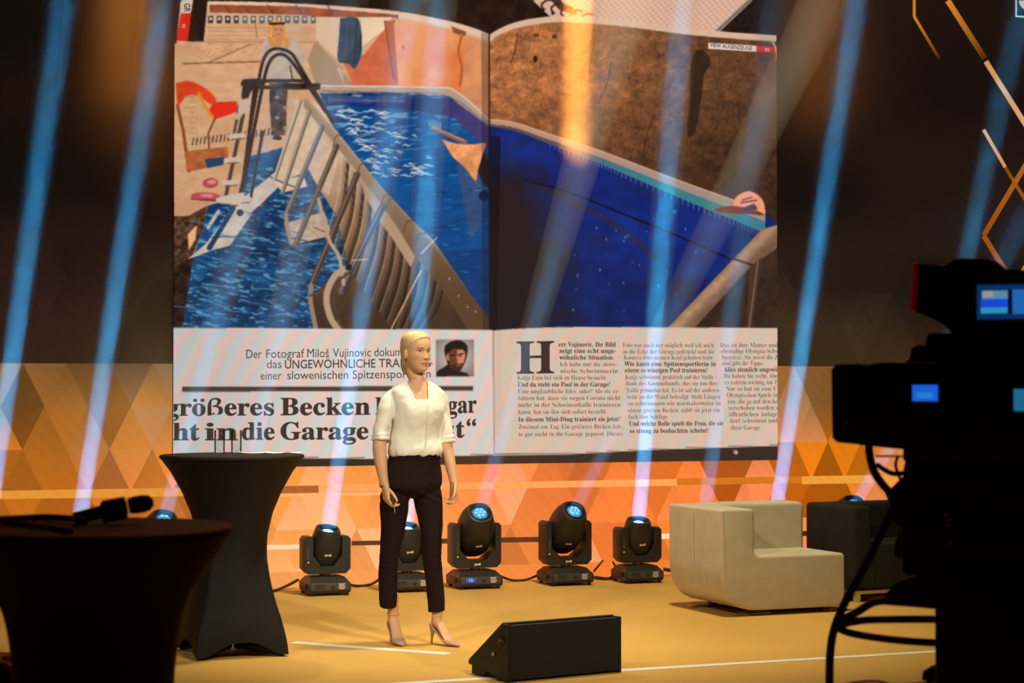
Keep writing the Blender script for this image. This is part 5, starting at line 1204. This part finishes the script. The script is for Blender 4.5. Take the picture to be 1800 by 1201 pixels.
def remesh(mb, voxel, smooth=3, name='m'):
    me = bpy.data.meshes.new(name); me.from_pydata([tuple(p) for p in mb.v], [], mb.f); me.update()
    bm = bmesh.new(); bm.from_mesh(me); bmesh.ops.recalc_face_normals(bm, faces=bm.faces); bm.to_mesh(me); bm.free()
    o = bpy.data.objects.new(name, me); COL.objects.link(o)
    md = o.modifiers.new('r', 'REMESH'); md.mode = 'VOXEL'; md.voxel_size = voxel; md.adaptivity = 0
    if smooth:
        s_ = o.modifiers.new('s', 'SMOOTH'); s_.factor = 0.5; s_.iterations = smooth
    dg = bpy.context.evaluated_depsgraph_get(); out = bpy.data.meshes.new_from_object(o.evaluated_get(dg))
    bpy.data.objects.remove(o); bpy.data.meshes.remove(me); return out
def coords(me):
    a = np.empty(len(me.vertices) * 3, np.float32); me.vertices.foreach_get('co', a); return a.reshape(-1, 3).astype(float)
def set_coords(me, a): me.vertices.foreach_set('co', a.astype(np.float32).ravel()); me.update()
def normals(me):
    a = np.empty(len(me.vertices) * 3, np.float32); me.vertex_normals.foreach_get('vector', a); return a.reshape(-1, 3).astype(float)

# ---------------- head frame
HPHI = R(40); HF = Vector((math.sin(HPHI), -math.cos(HPHI), 0)); HL = Vector((math.cos(HPHI), math.sin(HPHI), 0))
HZ = wz(655); HC = Vector((wx(732), -0.01, 0)); HTILT = 0.03
def hpt(s, f, z):  # head coordinates (her left, forward, up from chin) -> local
    return HC + HL * s + HF * (f + HTILT * (z - 0.11)) + Vector((0, 0, HZ + z))
def hinv(P):
    q = P - np.array(HC); z = P[:, 2] - HZ; s = q @ np.array(HL); f = q @ np.array(HF) - HTILT * (z - 0.11); return s, f, z
def head_rows(tab, k=4):
    c = catmull([Vector((t[0], t[1], t[2])) for t in tab], k); w = catmull([Vector((t[3], 0, 0)) for t in tab], k)
    return [(a.x, a.y, a.z, b.x) for a, b in zip(c, w)]
HEAD = [(-0.006, 0.052, -0.015, 0.020), (0.004, 0.076, 0.01, 0.033), (0.018, 0.085, 0.045, 0.044), (0.04, 0.086, 0.062, 0.053), (0.065, 0.085, 0.076, 0.061), (0.09, 0.084, 0.087, 0.067), (0.115, 0.083, 0.094, 0.071),
        (0.14, 0.087, 0.097, 0.073), (0.165, 0.084, 0.097, 0.072), (0.19, 0.071, 0.088, 0.064), (0.21, 0.047, 0.064, 0.046), (0.221, 0.018, 0.032, 0.020), (0.2235, 0.004, 0.012, 0.006)]
def face_disp(s, f, z):
    g = lambda ds, dz, ss, sz: math.exp(-(ds / ss) ** 2 - (dz / sz) ** 2)
    d = 0.0
    if f > 0.02:
        t = min(1, max(0, (0.122 - z) / (0.122 - 0.074))); 
        if 0.066 < z < 0.128: d += (0.004 + 0.019 * t ** 1.2) * math.exp(-(s / (0.0075 + 0.004 * t)) ** 2) * min(1, (z - 0.066) / 0.008)
        d += 0.006 * g(abs(s) - 0.011, z - 0.075, 0.006, 0.007)
        d -= 0.010 * g(abs(s) - 0.031, z - 0.114, 0.016, 0.012)
        d += 0.004 * g(abs(s) - 0.046, z - 0.085, 0.018, 0.018)
        d += 0.0065 * g(s, z - 0.049, 0.018, 0.0055) + 0.0070 * g(s, z - 0.037, 0.016, 0.006) - 0.006 * g(s, z - 0.0432, 0.022, 0.0022)
        d += 0.006 * g(s, z - 0.010, 0.016, 0.012) + 0.003 * g(abs(s) - 0.028, z - 0.132, 0.02, 0.006)
        d -= 0.003 * g(s, z - 0.026, 0.02, 0.006)
    return d
bodyb = MB()
rings = []
for z, f, b, w in head_rows(HEAD, 6):
    rg = []; c = (f - b) / 2; hd_ = (f + b) / 2
    for j in range(96):
        t = 2 * math.pi * j / 96; s_, f_ = w * math.copysign(abs(math.cos(t)) ** 0.93, math.cos(t)), hd_ * math.copysign(abs(math.sin(t)) ** 0.93, math.sin(t)) + c
        rg.append(hpt(s_, f_ + face_disp(s_, f_, z), z))
    rings.append(rg)
bodyb.loft(rings)
# ears
for sg in (-1, 1):
    Mx = Matrix((( *HL, 0), (*HF, 0), (0, 0, 1, 0), (0, 0, 0, 1))).transposed(); Mx.translation = hpt(sg * 0.074, -0.012, 0.098)
    bodyb.sphere((0, 0, 0), (0.010, 0.017, 0.031), 16, 10, Mx @ Matrix.Rotation(R(-12), 4, 'X'))
# neck, chest and trunk (under the clothes)
NB = Vector((wx(731), 0.0, 0))
bodyb.tube([hpt(0, -0.022, 0.06), hpt(0, -0.026, 0.0), Vector((wx(733), 0.015, wz(668))), Vector((wx(731), 0.02, wz(682)))], [0.050, 0.047, 0.050, 0.062], 28)
torso_loft(bodyb, [(0.90, 724, .10, .08, 0), (0.94, 724, .13, .095, 0), (1.05, 727, .135, .09, 0), (1.15, 728, .125, .085, 0), (1.25, 730, .135, .095, .005), (1.34, 731, .142, .103, .012), (1.41, 731, .152, .088, .010), (1.45, 730, .150, .072, .006), (1.480, 730, .100, .060, .0), (1.500, 731, .054, .046, 0)])
# arms and hands
AR = [(694, 706, -0.055, 0.030), (684, 716, -0.082, 0.033), (677, 735, -0.088, 0.032), (671, 762, -0.095, 0.033), (669, 785, -0.10, 0.040), (672, 815, -0.115, 0.036), (676, 838, -0.125, 0.028), (679, 852, -0.13, 0.0255)]
AL = [(764, 706, 0.05, 0.030), (773, 716, 0.073, 0.032), (776, 735, 0.07, 0.031), (781, 764, 0.06, 0.033), (784, 790, 0.05, 0.038), (790, 815, 0.03, 0.033), (795, 838, 0.01, 0.026), (797, 850, 0.0, 0.024)]
for A in (AR, AL): limb(bodyb, [(wx(p), y, wz(q), r) for p, q, y, r in A])
def hand(mb, wrist, down, thumb, palm, curl, k=1.0, spread=0.0):
    """down: finger direction, thumb: towards the thumb side, palm: palm normal"""
    D, X, N = down.normalized(), thumb.normalized(), palm.normalized()
    P = lambda d, x, n: wrist + (D * d + X * x + N * n) * k
    rows = [(-0.01, 0.0, 0.026, 0.020), (0.015, 0.0, 0.028, 0.018), (0.045, 0.001, 0.036, 0.016), (0.075, 0.0, 0.040, 0.014), (0.088, 0.0, 0.038, 0.012)]
    mb.loft([sec(P(d, x, 0), X * k, N * k, a, b, 20, 2.6) for d, x, a, b in rows])
    def chain(p, dirv, axis, lens, angs, r0, r1):
        pts = [p - dirv * 0.018, p]; d = dirv.copy()
        for L_, a in zip(lens, angs):
            d = Matrix.Rotation(a, 3, axis) @ d; p = p + d * L_; pts.append(p)
        n = len(pts); mb.tube(catmull(pts, 3), list(np.linspace(r0, r1, (n - 1) * 3 + 1)), 12)
        mb.sphere(pts[-1], r1, 10, 6)
    ax = N.cross(D); 
    # rotation that curls D towards N
    test = Matrix.Rotation(0.5, 3, ax) @ D
    if test.dot(N) < 0: ax = -ax
    for i, (x, L_) in enumerate(((0.030, 0.92), (0.0105, 1.0), (-0.0095, 0.95), (-0.028, 0.76))):
        dv = (D + X * (spread * x * 8)).normalized()
        chain(P(0.086 - 0.004 * abs(i - 1), x, 0), dv, ax, [0.044 * L_ * k, 0.028 * L_ * k, 0.022 * L_ * k], [c * (1 + 0.06 * i) for c in curl], 0.0092 * k, 0.0072 * k)
    td = (D * 0.75 + X * 0.55 + N * 0.45).normalized(); tax = td.cross(N).normalized()
    tax = D.cross(X); 
    if (Matrix.Rotation(0.3, 3, tax) @ X).dot(D) < 0: tax = -tax
    chain(P(0.020, 0.026, 0.006), td, tax, [0.036 * k, 0.030 * k, 0.024 * k], [0.0, 0.30, 0.25], 0.0115 * k, 0.0085 * k)
wr = Vector((wx(680), -0.132, wz(853))); wl = Vector((wx(797), -0.002, wz(850)))
hand(bodyb, wr, Vector((0.10, -0.10, -1)), TF, (TL * 0.8 + TF * 0.1), [0.50, 0.85, 0.5], 0.92)
hand(bodyb, wl, Vector((0.02, -0.06, -1)), (TF + Vector((0.2, 0, 0))), -TL, [0.42, 0.85, 0.6], 0.88)
# legs, ankles, feet
def foot_frame(px, py, y, ang): return Vector((wx(px), y, 0)), Vector((math.cos(ang), math.sin(ang), 0))
FR, FRd = foot_frame(690, 0, 0.09, R(-70)); FLf, FLd = foot_frame(769, 0, 0.03, R(-46))
LR = [(698, 880, -0.03, 0.070), (690, 930, -0.035, 0.055), (683, 985, -0.01, 0.043), (683, 1030, 0.04, 0.042), (688, 1060, 0.082, 0.034), (690, 1083, 0.090, 0.030)]
LL = [(750, 880, 0.03, 0.070), (757, 930, 0.01, 0.052), (759, 985, 0.0, 0.043), (765, 1030, 0.02, 0.042), (768, 1060, 0.027, 0.034), (769, 1083, 0.03, 0.029)]
for A in (LR, LL): limb(bodyb, [(wx(p), y, wz(q), r) for p, q, y, r in A])
for C_, d_ in ((FR, FRd), (FLf, FLd)):
    lat = Vector((-d_.y, d_.x, 0)); Z = Vector((0, 0, 1))
    rows = [(-0.035, 0.125, 0.022, 0.030), (-0.015, 0.135, 0.029, 0.040), (0.010, 0.124, 0.030, 0.036), (0.035, 0.098, 0.030, 0.030), (0.062, 0.066, 0.032, 0.024), (0.09, 0.038, 0.034, 0.018), (0.12, 0.024, 0.028, 0.012), (0.145, 0.016, 0.016, 0.006)]
    bodyb.loft([sec(C_ + d_ * x + Z * z, lat, Z, a, b, 20) for x, z, a, b in rows])
    bodyb.tube([C_ + d_ * -0.004 + Z * 0.29, C_ + d_ * -0.004 + Z * 0.21, C_ + d_ * -0.006 + Z * 0.16, C_ + d_ * -0.012 + Z * 0.12], [0.031, 0.031, 0.030, 0.030], 20)
    for sg in (-1, 1): bodyb.sphere(C_ + lat * (sg * 0.026) + Z * 0.165 + d_ * -0.005, 0.011, 10, 6)
bme = remesh(bodyb, 0.0030, 2, 'body')
P = coords(bme); s, f, z = hinv(P)
skin = np.array([0.66, 0.375, 0.215]); C = np.tile(skin, (len(P), 1))
nz_ = np.array([mnoise.noise(Vector(p) * 22) for p in P[::1]]) if len(P) < 400000 else 0
C *= (1 + 0.05 * nz_)[:, None]
face = (z > -0.01) & (f > 0.0)
def mixm(mask, col, a):
    m_ = np.clip(mask, 0, 1)[:, None] * a; C[:] = C * (1 - m_) + np.array(col) * m_
G = lambda ds, dz, ss, sz: np.exp(-(ds / ss) ** 2 - (dz / sz) ** 2)
fm = face & (f > 0.03)
mixm(fm * G(np.abs(s) - 0.045, z - 0.075, 0.018, 0.016), (0.70, 0.27, 0.17), 0.45)
lip = fm & (np.abs(s) < 0.026) & (z > 0.0335 - 0.0001) & (z < 0.054 - 0.12 * np.abs(s)) & (z > 0.030 + 0.25 * np.abs(s))
mixm(lip * 1.0, (0.50, 0.13, 0.09), 0.75); mixm(fm * (np.abs(s) < 0.024) * G(s, z - 0.0432, 0.05, 0.0016), (0.16, 0.03, 0.02), 0.9)
a_ = np.abs(s) - 0.031
mixm(fm * G(a_, z - 0.115, 0.017, 0.010), (0.42, 0.20, 0.12), 0.5)
mixm(fm * (np.abs(a_) < 0.017) * G(0, z - (0.1345 - 14 * (a_ - 0.004) ** 2), 1, 0.0028), (0.20, 0.10, 0.04), 0.85)
mixm(fm * (np.abs(a_) < 0.015) * G(0, z - (0.1185 - 18 * a_ ** 2), 1, 0.0022), (0.03, 0.015, 0.01), 0.95)
mixm(fm * (np.abs(a_) < 0.0125) * ((z < 0.1180 - 18 * a_ ** 2) & (z > 0.1085 + 8 * a_ ** 2)), (0.62, 0.54, 0.48), 0.9)
mixm(fm * (np.hypot(a_ - 0.002 * np.sign(s), z - 0.1138) < 0.0048), (0.05, 0.05, 0.05), 0.95)
paint(bme, C)
m_skin = mat('skin', tuple(skin), 0.5, attr=True, spec=0.35)
m_skin.node_tree.nodes['Principled BSDF'].inputs['Subsurface Weight'].default_value = 0.08
m_skin.node_tree.nodes['Principled BSDF'].inputs['Subsurface Scale'].default_value = 0.01
link_mesh('body', bme, m_skin, person, 180)
# ---------------- hair
HAIR = [(-0.004, 0.01, 0.072, 0.030), (0.012, 0.03, 0.084, 0.046), (0.035, 0.05, 0.092, 0.058), (0.06, 0.07, 0.100, 0.067), (0.09, 0.085, 0.106, 0.075), (0.12, 0.090, 0.110, 0.080), (0.15, 0.092, 0.110, 0.081), (0.18, 0.085, 0.107, 0.078), (0.205, 0.067, 0.092, 0.067), (0.222, 0.042, 0.064, 0.046), (0.2325, 0.016, 0.028, 0.020), (0.2345, 0.003, 0.01, 0.005)]
hb = MB(); rings = []
for zz_, f0, b0, w in head_rows(HAIR, 6):
    rg = []; c = (f0 - b0) / 2; hd_ = (f0 + b0) / 2
    for j in range(120):
        t = 2 * math.pi * j / 120; s_, f_ = w * math.cos(t), hd_ * math.sin(t) + c
        fe = f_ + (0.022 * (s_ / 0.08)) * min(1, max(0, f_ / 0.05))                      # parting: swept lower on her right
        zh = float(np.interp(fe, [-0.050, -0.036, -0.022, 0.000, 0.030, 0.060, 0.085, 0.11], [-0.02, 0.080, 0.124, 0.134, 0.156, 0.180, 0.193, 0.197]))
        m_ = 1 / (1 + math.exp(-max(-40, min(40, (zz_ - zh) / 0.0030))))
        k_ = 0.80 + 0.20 * m_
        st = 0.0016 * math.sin(t * 46 + 9 * mnoise.noise(Vector((t * 2, zz_ * 10, 1)))) * m_
        rg.append(hpt(s_ * k_ + st * math.cos(t), (f_ - c) * k_ + c * k_ + st * math.sin(t), zz_))
    rings.append(rg)
hb.loft(rings)
hme = hb.mesh('hair'); P = coords(hme); s, f, z = hinv(P)
st = np.array([mnoise.noise(Vector((math.atan2(a, b) * 14, c * 14, 3))) for a, b, c in zip(s, f, z)])
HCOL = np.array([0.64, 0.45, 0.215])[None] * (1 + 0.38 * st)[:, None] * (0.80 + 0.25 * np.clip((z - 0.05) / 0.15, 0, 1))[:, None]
paint(hme, HCOL); link_mesh('hair', hme, mat('blond_hair', (0.6, 0.4, 0.16), 0.42, attr=True, spec=0.5), person, 180)
kn = MB(); kn.tube([hpt(0, -0.095, 0.045), hpt(0, -0.108, 0.02), hpt(0, -0.098, -0.008), hpt(0.0, -0.088, -0.016)], [0.026, 0.024, 0.016, 0.004], 18)
kme = kn.mesh('hair_knot'); paint(kme, np.tile(np.array([0.54, 0.36, 0.16]), (len(kme.vertices), 1))); link_mesh('hair_knot', kme, MATS['blond_hair'], person, 180)
# ---------------- headset microphone
m_beige = mat('beige_headset', (0.62, 0.30, 0.12), 0.5)
hs = MB(); hs.tube(catmull([hpt(0.070, -0.01, 0.10), hpt(0.072, 0.03, 0.075), hpt(0.052, 0.078, 0.050), hpt(0.036, 0.098, 0.046)], 6), 0.0016, 6); hs_o = hs.build('headset_boom', m_beige, person, 180)
hs = MB(); hs.sphere(hpt(0.034, 0.101, 0.046), 0.0065, 12, 8); hs.build('microphone_capsule', m_beige, hs_o, 180)
# ---------------- blouse
m_blouse = mat('ivory_blouse', (0.80, 0.775, 0.69), 0.62, noise=0.03, nscale=8, bump=0.15, bscale=22, sheen=0.15, spec=0.3)
bb = MB()
torso_loft(bb, [(1.075, 729, .150, .112, 0), (1.092, 729, .160, .122, .004), (1.125, 729, .162, .122, .006), (1.17, 729, .150, .110, .004), (1.23, 730, .144, .104, .006), (1.30, 731, .148, .116, .014), (1.35, 732, .156, .116, .016), (1.41, 731, .166, .100, .010), (1.45, 730, .165, .086, .006), (1.482, 729.5, .128, .075, .002), (1.508, 730, .084, .068, 0), (1.520, 731, .068, .062, -.004)], 2.3)
for A, dz in ((AR, 0), (AL, 0)):
    sh, md, el = ((684, 697, -0.080), (677, 735, -0.088), (670, 768, -0.095)) if A is AR else ((771, 697, 0.075), (776, 735, 0.07), (781, 768, 0.06))
    end = 774 if A is AR else 780
    sx_ = 1 if A is AL else -1
    bb.sphere((wx(729.5 + sx_ * 38), sh[2] * 0.72, wz(699)), (0.048, 0.052, 0.047), 20, 12)
    limb(bb, [(wx(729.5 + sx_ * 33), sh[2] * 0.6, wz(693), 0.040), (wx(729.5 + sx_ * 42), sh[2] * 0.85, wz(703), 0.046), (wx((sh[0] + md[0]) / 2), (sh[2] + md[2]) / 2, wz(719), 0.047), (wx(md[0]), md[2], wz(736), 0.045), (wx(el[0] + (1 if A is AL else 1)), el[2], wz(757), 0.044), (wx(el[0] + (3 if A is AL else 1)), el[2], wz(end), 0.046)])
    for k, (pz, rr) in enumerate(((end - 9, 0.049), (end - 2, 0.051))):   # rolled cuff
        c_ = Vector((wx(el[0] + (3 if A is AL else 1)), el[2], wz(pz))); n_ = 24
        bb.loft([[c_ + Vector((math.cos(2 * math.pi * j / n_) * (rr - 0.004 + 0.006 * math.sin(a)), math.sin(2 * math.pi * j / n_) * (rr - 0.004 + 0.006 * math.sin(a)), (0.010 * math.cos(a)) + 0.006 * math.cos(2 * math.pi * j / n_ + k))) for j in range(n_)] for a in np.linspace(0, math.pi, 7)])
blm = remesh(bb, 0.0042, 6, 'blouse')
P = coords(blm); N_ = normals(blm)
def fold(p):
    x, y, zz2 = p
    return 0.0065 * mnoise.noise(Vector((x * 18 + zz2 * 3, y * 18, zz2 * 4))) + 0.0030 * mnoise.noise(Vector((x * 16 + zz2 * 14, y * 14, zz2 * 20 - x * 12))) + 0.0008 * mnoise.noise(Vector((x * 40 - zz2 * 20, y * 40, zz2 * 30)))
dsp = np.array([fold(p) for p in P]); low = np.clip((1.16 - P[:, 2]) / 0.1, 0, 1)
side = np.clip((np.abs((P[:, 0] - wx(729))) - 0.13) / 0.05, 0, 1)
dsp += low * np.array([0.006 * mnoise.noise(Vector((p[0] * 30, p[1] * 30, 5))) for p in P])
P2 = P + N_ * dsp[:, None]; set_coords(blm, P2)
bm = bmesh.new(); bm.from_mesh(blm)
poly_n = [(710, 655), (712, 664), (731.5, 703.5), (753.5, 703.5), (752.5, 668), (754, 655)]
dele = []
for fa in bm.faces:
    c = fa.calc_center_median(); px, py = 735 + c.x * WS, 1133 - c.z * WS
    if c.y < 0.02 and inside(poly_n, np.array([[px]]), np.array([[py]]))[0, 0]: dele.append(fa)
    elif c.z > 1.506: dele.append(fa)
    elif c.z < 1.088 and abs(fa.normal.z) > 0.6 and abs(px - 729) < 40: dele.append(fa)
bmesh.ops.delete(bm, geom=dele, context='FACES')
segs = [(Vector((wx(a[0]), wz(a[1]))), Vector((wx(b[0]), wz(b[1])))) for a, b in zip(poly_n[1:4], poly_n[2:5])]
for v in bm.verts:                                  # clean straight neckline edges
    if v.is_boundary and v.co.z > 1.38:
        best = None
        for a, b in segs:
            p_ = Vector((v.co.x, v.co.z)); t = max(0, min(1, (p_ - a).dot(b - a) / (b - a).length_squared)); q_ = a + (b - a) * t; d_ = (p_ - q_).length
            if best is None or d_ < best[0]: best = (d_, q_)
        if best[0] < 0.007 and v.co.y < 0.02: v.co.x, v.co.z = best[1].x, best[1].y
bm.to_mesh(blm); bm.free()
bo = link_mesh('blouse', blm, m_blouse, person, 180); so = bo.modifiers.new('thickness', 'SOLIDIFY'); so.thickness = 0.004; so.offset = -1
# front placket line falling from the neckline
pk = MB(); pth = []
for q in np.linspace(0, 1, 8):
    px_ = 753.0 - 4 * q; z_ = wz(706 + 80 * q); yy = -0.16
    # forward surface of the blouse at that spot
    sel = P2[(np.abs(P2[:, 0] - wx(px_)) < 0.008) & (np.abs(P2[:, 2] - z_) < 0.008)]
    pth.append(Vector((wx(px_), (sel[:, 1].min() if len(sel) else yy) + 0.0012, z_)))
pk.tube(pth, 0.0030, 6); pk.build('placket', m_blouse, person, 180)
# ---------------- trousers
m_trs = mat('dark_aubergine_cloth', (0.0155, 0.0068, 0.0068), 0.85, noise=0.1, nscale=60, spec=0.15)
tb = MB()
torso_loft(tb, [(0.838, 723, .012, .05, 0), (0.852, 723, .060, .085, 0), (0.872, 722.5, .125, .108, 0), (0.905, 722, .180, .130, -.002), (0.95, 723.5, .182, .132, -.004), (1.01, 726, .166, .122, -.002), (1.06, 728, .150, .110, 0), (1.098, 728.5, .146, .106, 0)], 2.2)
TRr = [(699, 858, -0.03, 0.083), (694, 880, -0.033, 0.084), (693, 905, -0.035, 0.078), (691.5, 930, -0.035, 0.070), (687, 958, -0.025, 0.061), (684, 985, -0.008, 0.055), (682, 1010, 0.02, 0.055), (681.5, 1035, 0.045, 0.054), (681, 1068, 0.075, 0.051)]
TRl = [(747, 858, 0.03, 0.083), (752, 880, 0.028, 0.083), (755, 905, 0.02, 0.074), (757.5, 930, 0.012, 0.066), (758, 958, 0.004, 0.058), (759, 985, 0.0, 0.055), (762, 1010, 0.01, 0.053), (764.5, 1035, 0.02, 0.051), (767, 1075, 0.03, 0.048)]
for A in (TRr, TRl): limb(tb, [(wx(p), y, wz(q), r) for p, q, y, r in A], 32)
trm = remesh(tb, 0.0048, 5, 'trousers')
P = coords(trm); N_ = normals(trm)
kn_ = np.exp(-((P[:, 2] - 0.49) / 0.06) ** 2); cr = np.exp(-((P[:, 2] - 0.86) / 0.05) ** 2) * (P[:, 1] < 0)
dsp = np.array([0.0030 * mnoise.noise(Vector((p[0] * 10, p[1] * 10, p[2] * 16))) for p in P])
dsp += kn_ * 0.0035 * np.array([mnoise.noise(Vector((p[0] * 9, p[1] * 9 + 4, p[2] * 60))) for p in P]) + cr * 0.003 * np.sin(P[:, 2] * 120 + np.abs(P[:, 0] - wx(724)) * 70)
set_coords(trm, P + N_ * dsp[:, None])
bm = bmesh.new(); bm.from_mesh(trm)
bmesh.ops.delete(bm, geom=[fa for fa in bm.faces if (fa.normal.z < -0.75 and fa.calc_center_median().z < 0.25)], context='FACES'); bm.to_mesh(trm); bm.free()
to_ = link_mesh('trousers', trm, m_trs, person, 180); so = to_.modifiers.new('thickness', 'SOLIDIFY'); so.thickness = 0.003; so.offset = -1
wbm = MB(); wb = [sec((wx(728.5), 0, z_), TL, TF, a, b, 48, 2.2) for z_, a, b in ((1.062, .1525, .1125), (1.066, .1535, .1135), (1.095, .1495, .1095), (1.098, .1485, .1085))]
wbm.loft(wb, cap=False); wbm.build('waistband', m_trs, to_, 60)
# ---------------- shoes
m_shoe = mat('nude_suede', (0.50, 0.31, 0.19), 0.6, noise=0.05, nscale=40, spec=0.3)
for C_, d_ in ((FR, FRd), (FLf, FLd)):
    lat = Vector((-d_.y, d_.x, 0)); Z = Vector((0, 0, 1)); sb = MB()
    # (along, sole height, wall height, half width, opening depth)
    rows = [(-0.058, 0.086, 0.050, 0.010), (-0.048, 0.082, 0.058, 0.024), (-0.03, 0.078, 0.054, 0.031), (0.0, 0.068, 0.036, 0.033), (0.03, 0.050, 0.031, 0.034), (0.06, 0.028, 0.030, 0.037), (0.085, 0.013, 0.033, 0.040), (0.105, 0.007, 0.036, 0.040), (0.13, 0.005, 0.030, 0.034), (0.155, 0.005, 0.022, 0.023), (0.175, 0.005, 0.014, 0.012), (0.185, 0.006, 0.008, 0.005)]
    R2 = [(a.x, a.y, a.z, b_.x) for a, b_ in zip(catmull([Vector(r[:3]) for r in rows], 3), catmull([Vector((r[3], 0, 0)) for r in rows], 3))]
    rg = []
    for x, z0_, h_, w in R2:
        opening = x < 0.088; pr = []
        for j in range(24):
            t = 2 * math.pi * j / 24; c_, s_ = math.cos(t), math.sin(t)
            zz2 = z0_ + h_ * (0.5 + 0.5 * s_) if s_ > 0 else z0_ + h_ * 0.5 * (1 + s_ * (1.0 if s_ > -0.98 else 1))
            if opening and s_ > 0.35: zz2 = z0_ + h_ * (0.5 + 0.5 * (0.9 - s_))     # dips inside to take the foot
            pr.append(C_ + d_ * x + lat * (w * math.copysign(abs(c_) ** 0.8, c_)) + Z * zz2)
        rg.append(pr)
    sb.loft(rg)
    so_ = sb.build('shoe', m_shoe, person, 60)
    hl = MB(); hl.tube([C_ + d_ * -0.040 + Z * 0.086, C_ + d_ * -0.046 + Z * 0.06, C_ + d_ * -0.051 + Z * 0.03, C_ + d_ * -0.053 + Z * 0.001], [0.020, 0.0105, 0.0065, 0.0060], 14); hl.build('heel', m_shoe, so_, 60)
# ---------------- presenter held in her right hand
_D = Vector((0.10, -0.10, -1)).normalized(); _N = TL.copy()
a = wr + _D * 0.058 + TF * 0.030 + _N * 0.020; b = wr + _D * 0.108 + TF * 0.038 + _N * 0.022
pn = empty('presenter_remote', (WP.x + a.x, WP.y + a.y, a.z), 0, 'slim dark presenter remote in the hand of the woman', 'remote')
q = MB(); q.tube([Vector((0, 0, 0)) - (b - a) * 0.6, Vector((0, 0, 0)), (b - a)], [0.007, 0.009, 0.008], 12); q.build('body', m_blk, pn, 60)
q = MB(); q.tube([(b - a), (b - a) * 1.12], [0.0082, 0.006], 12); q.build('tip', mat('amber_tip', (0.75, 0.38, 0.05), 0.4), pn, 60)
q = MB(); q.tube([(b - a) * 1.12, (b - a) * 1.85], [0.0028, 0.002], 8); q.build('pointer', m_metal, pn, 60)
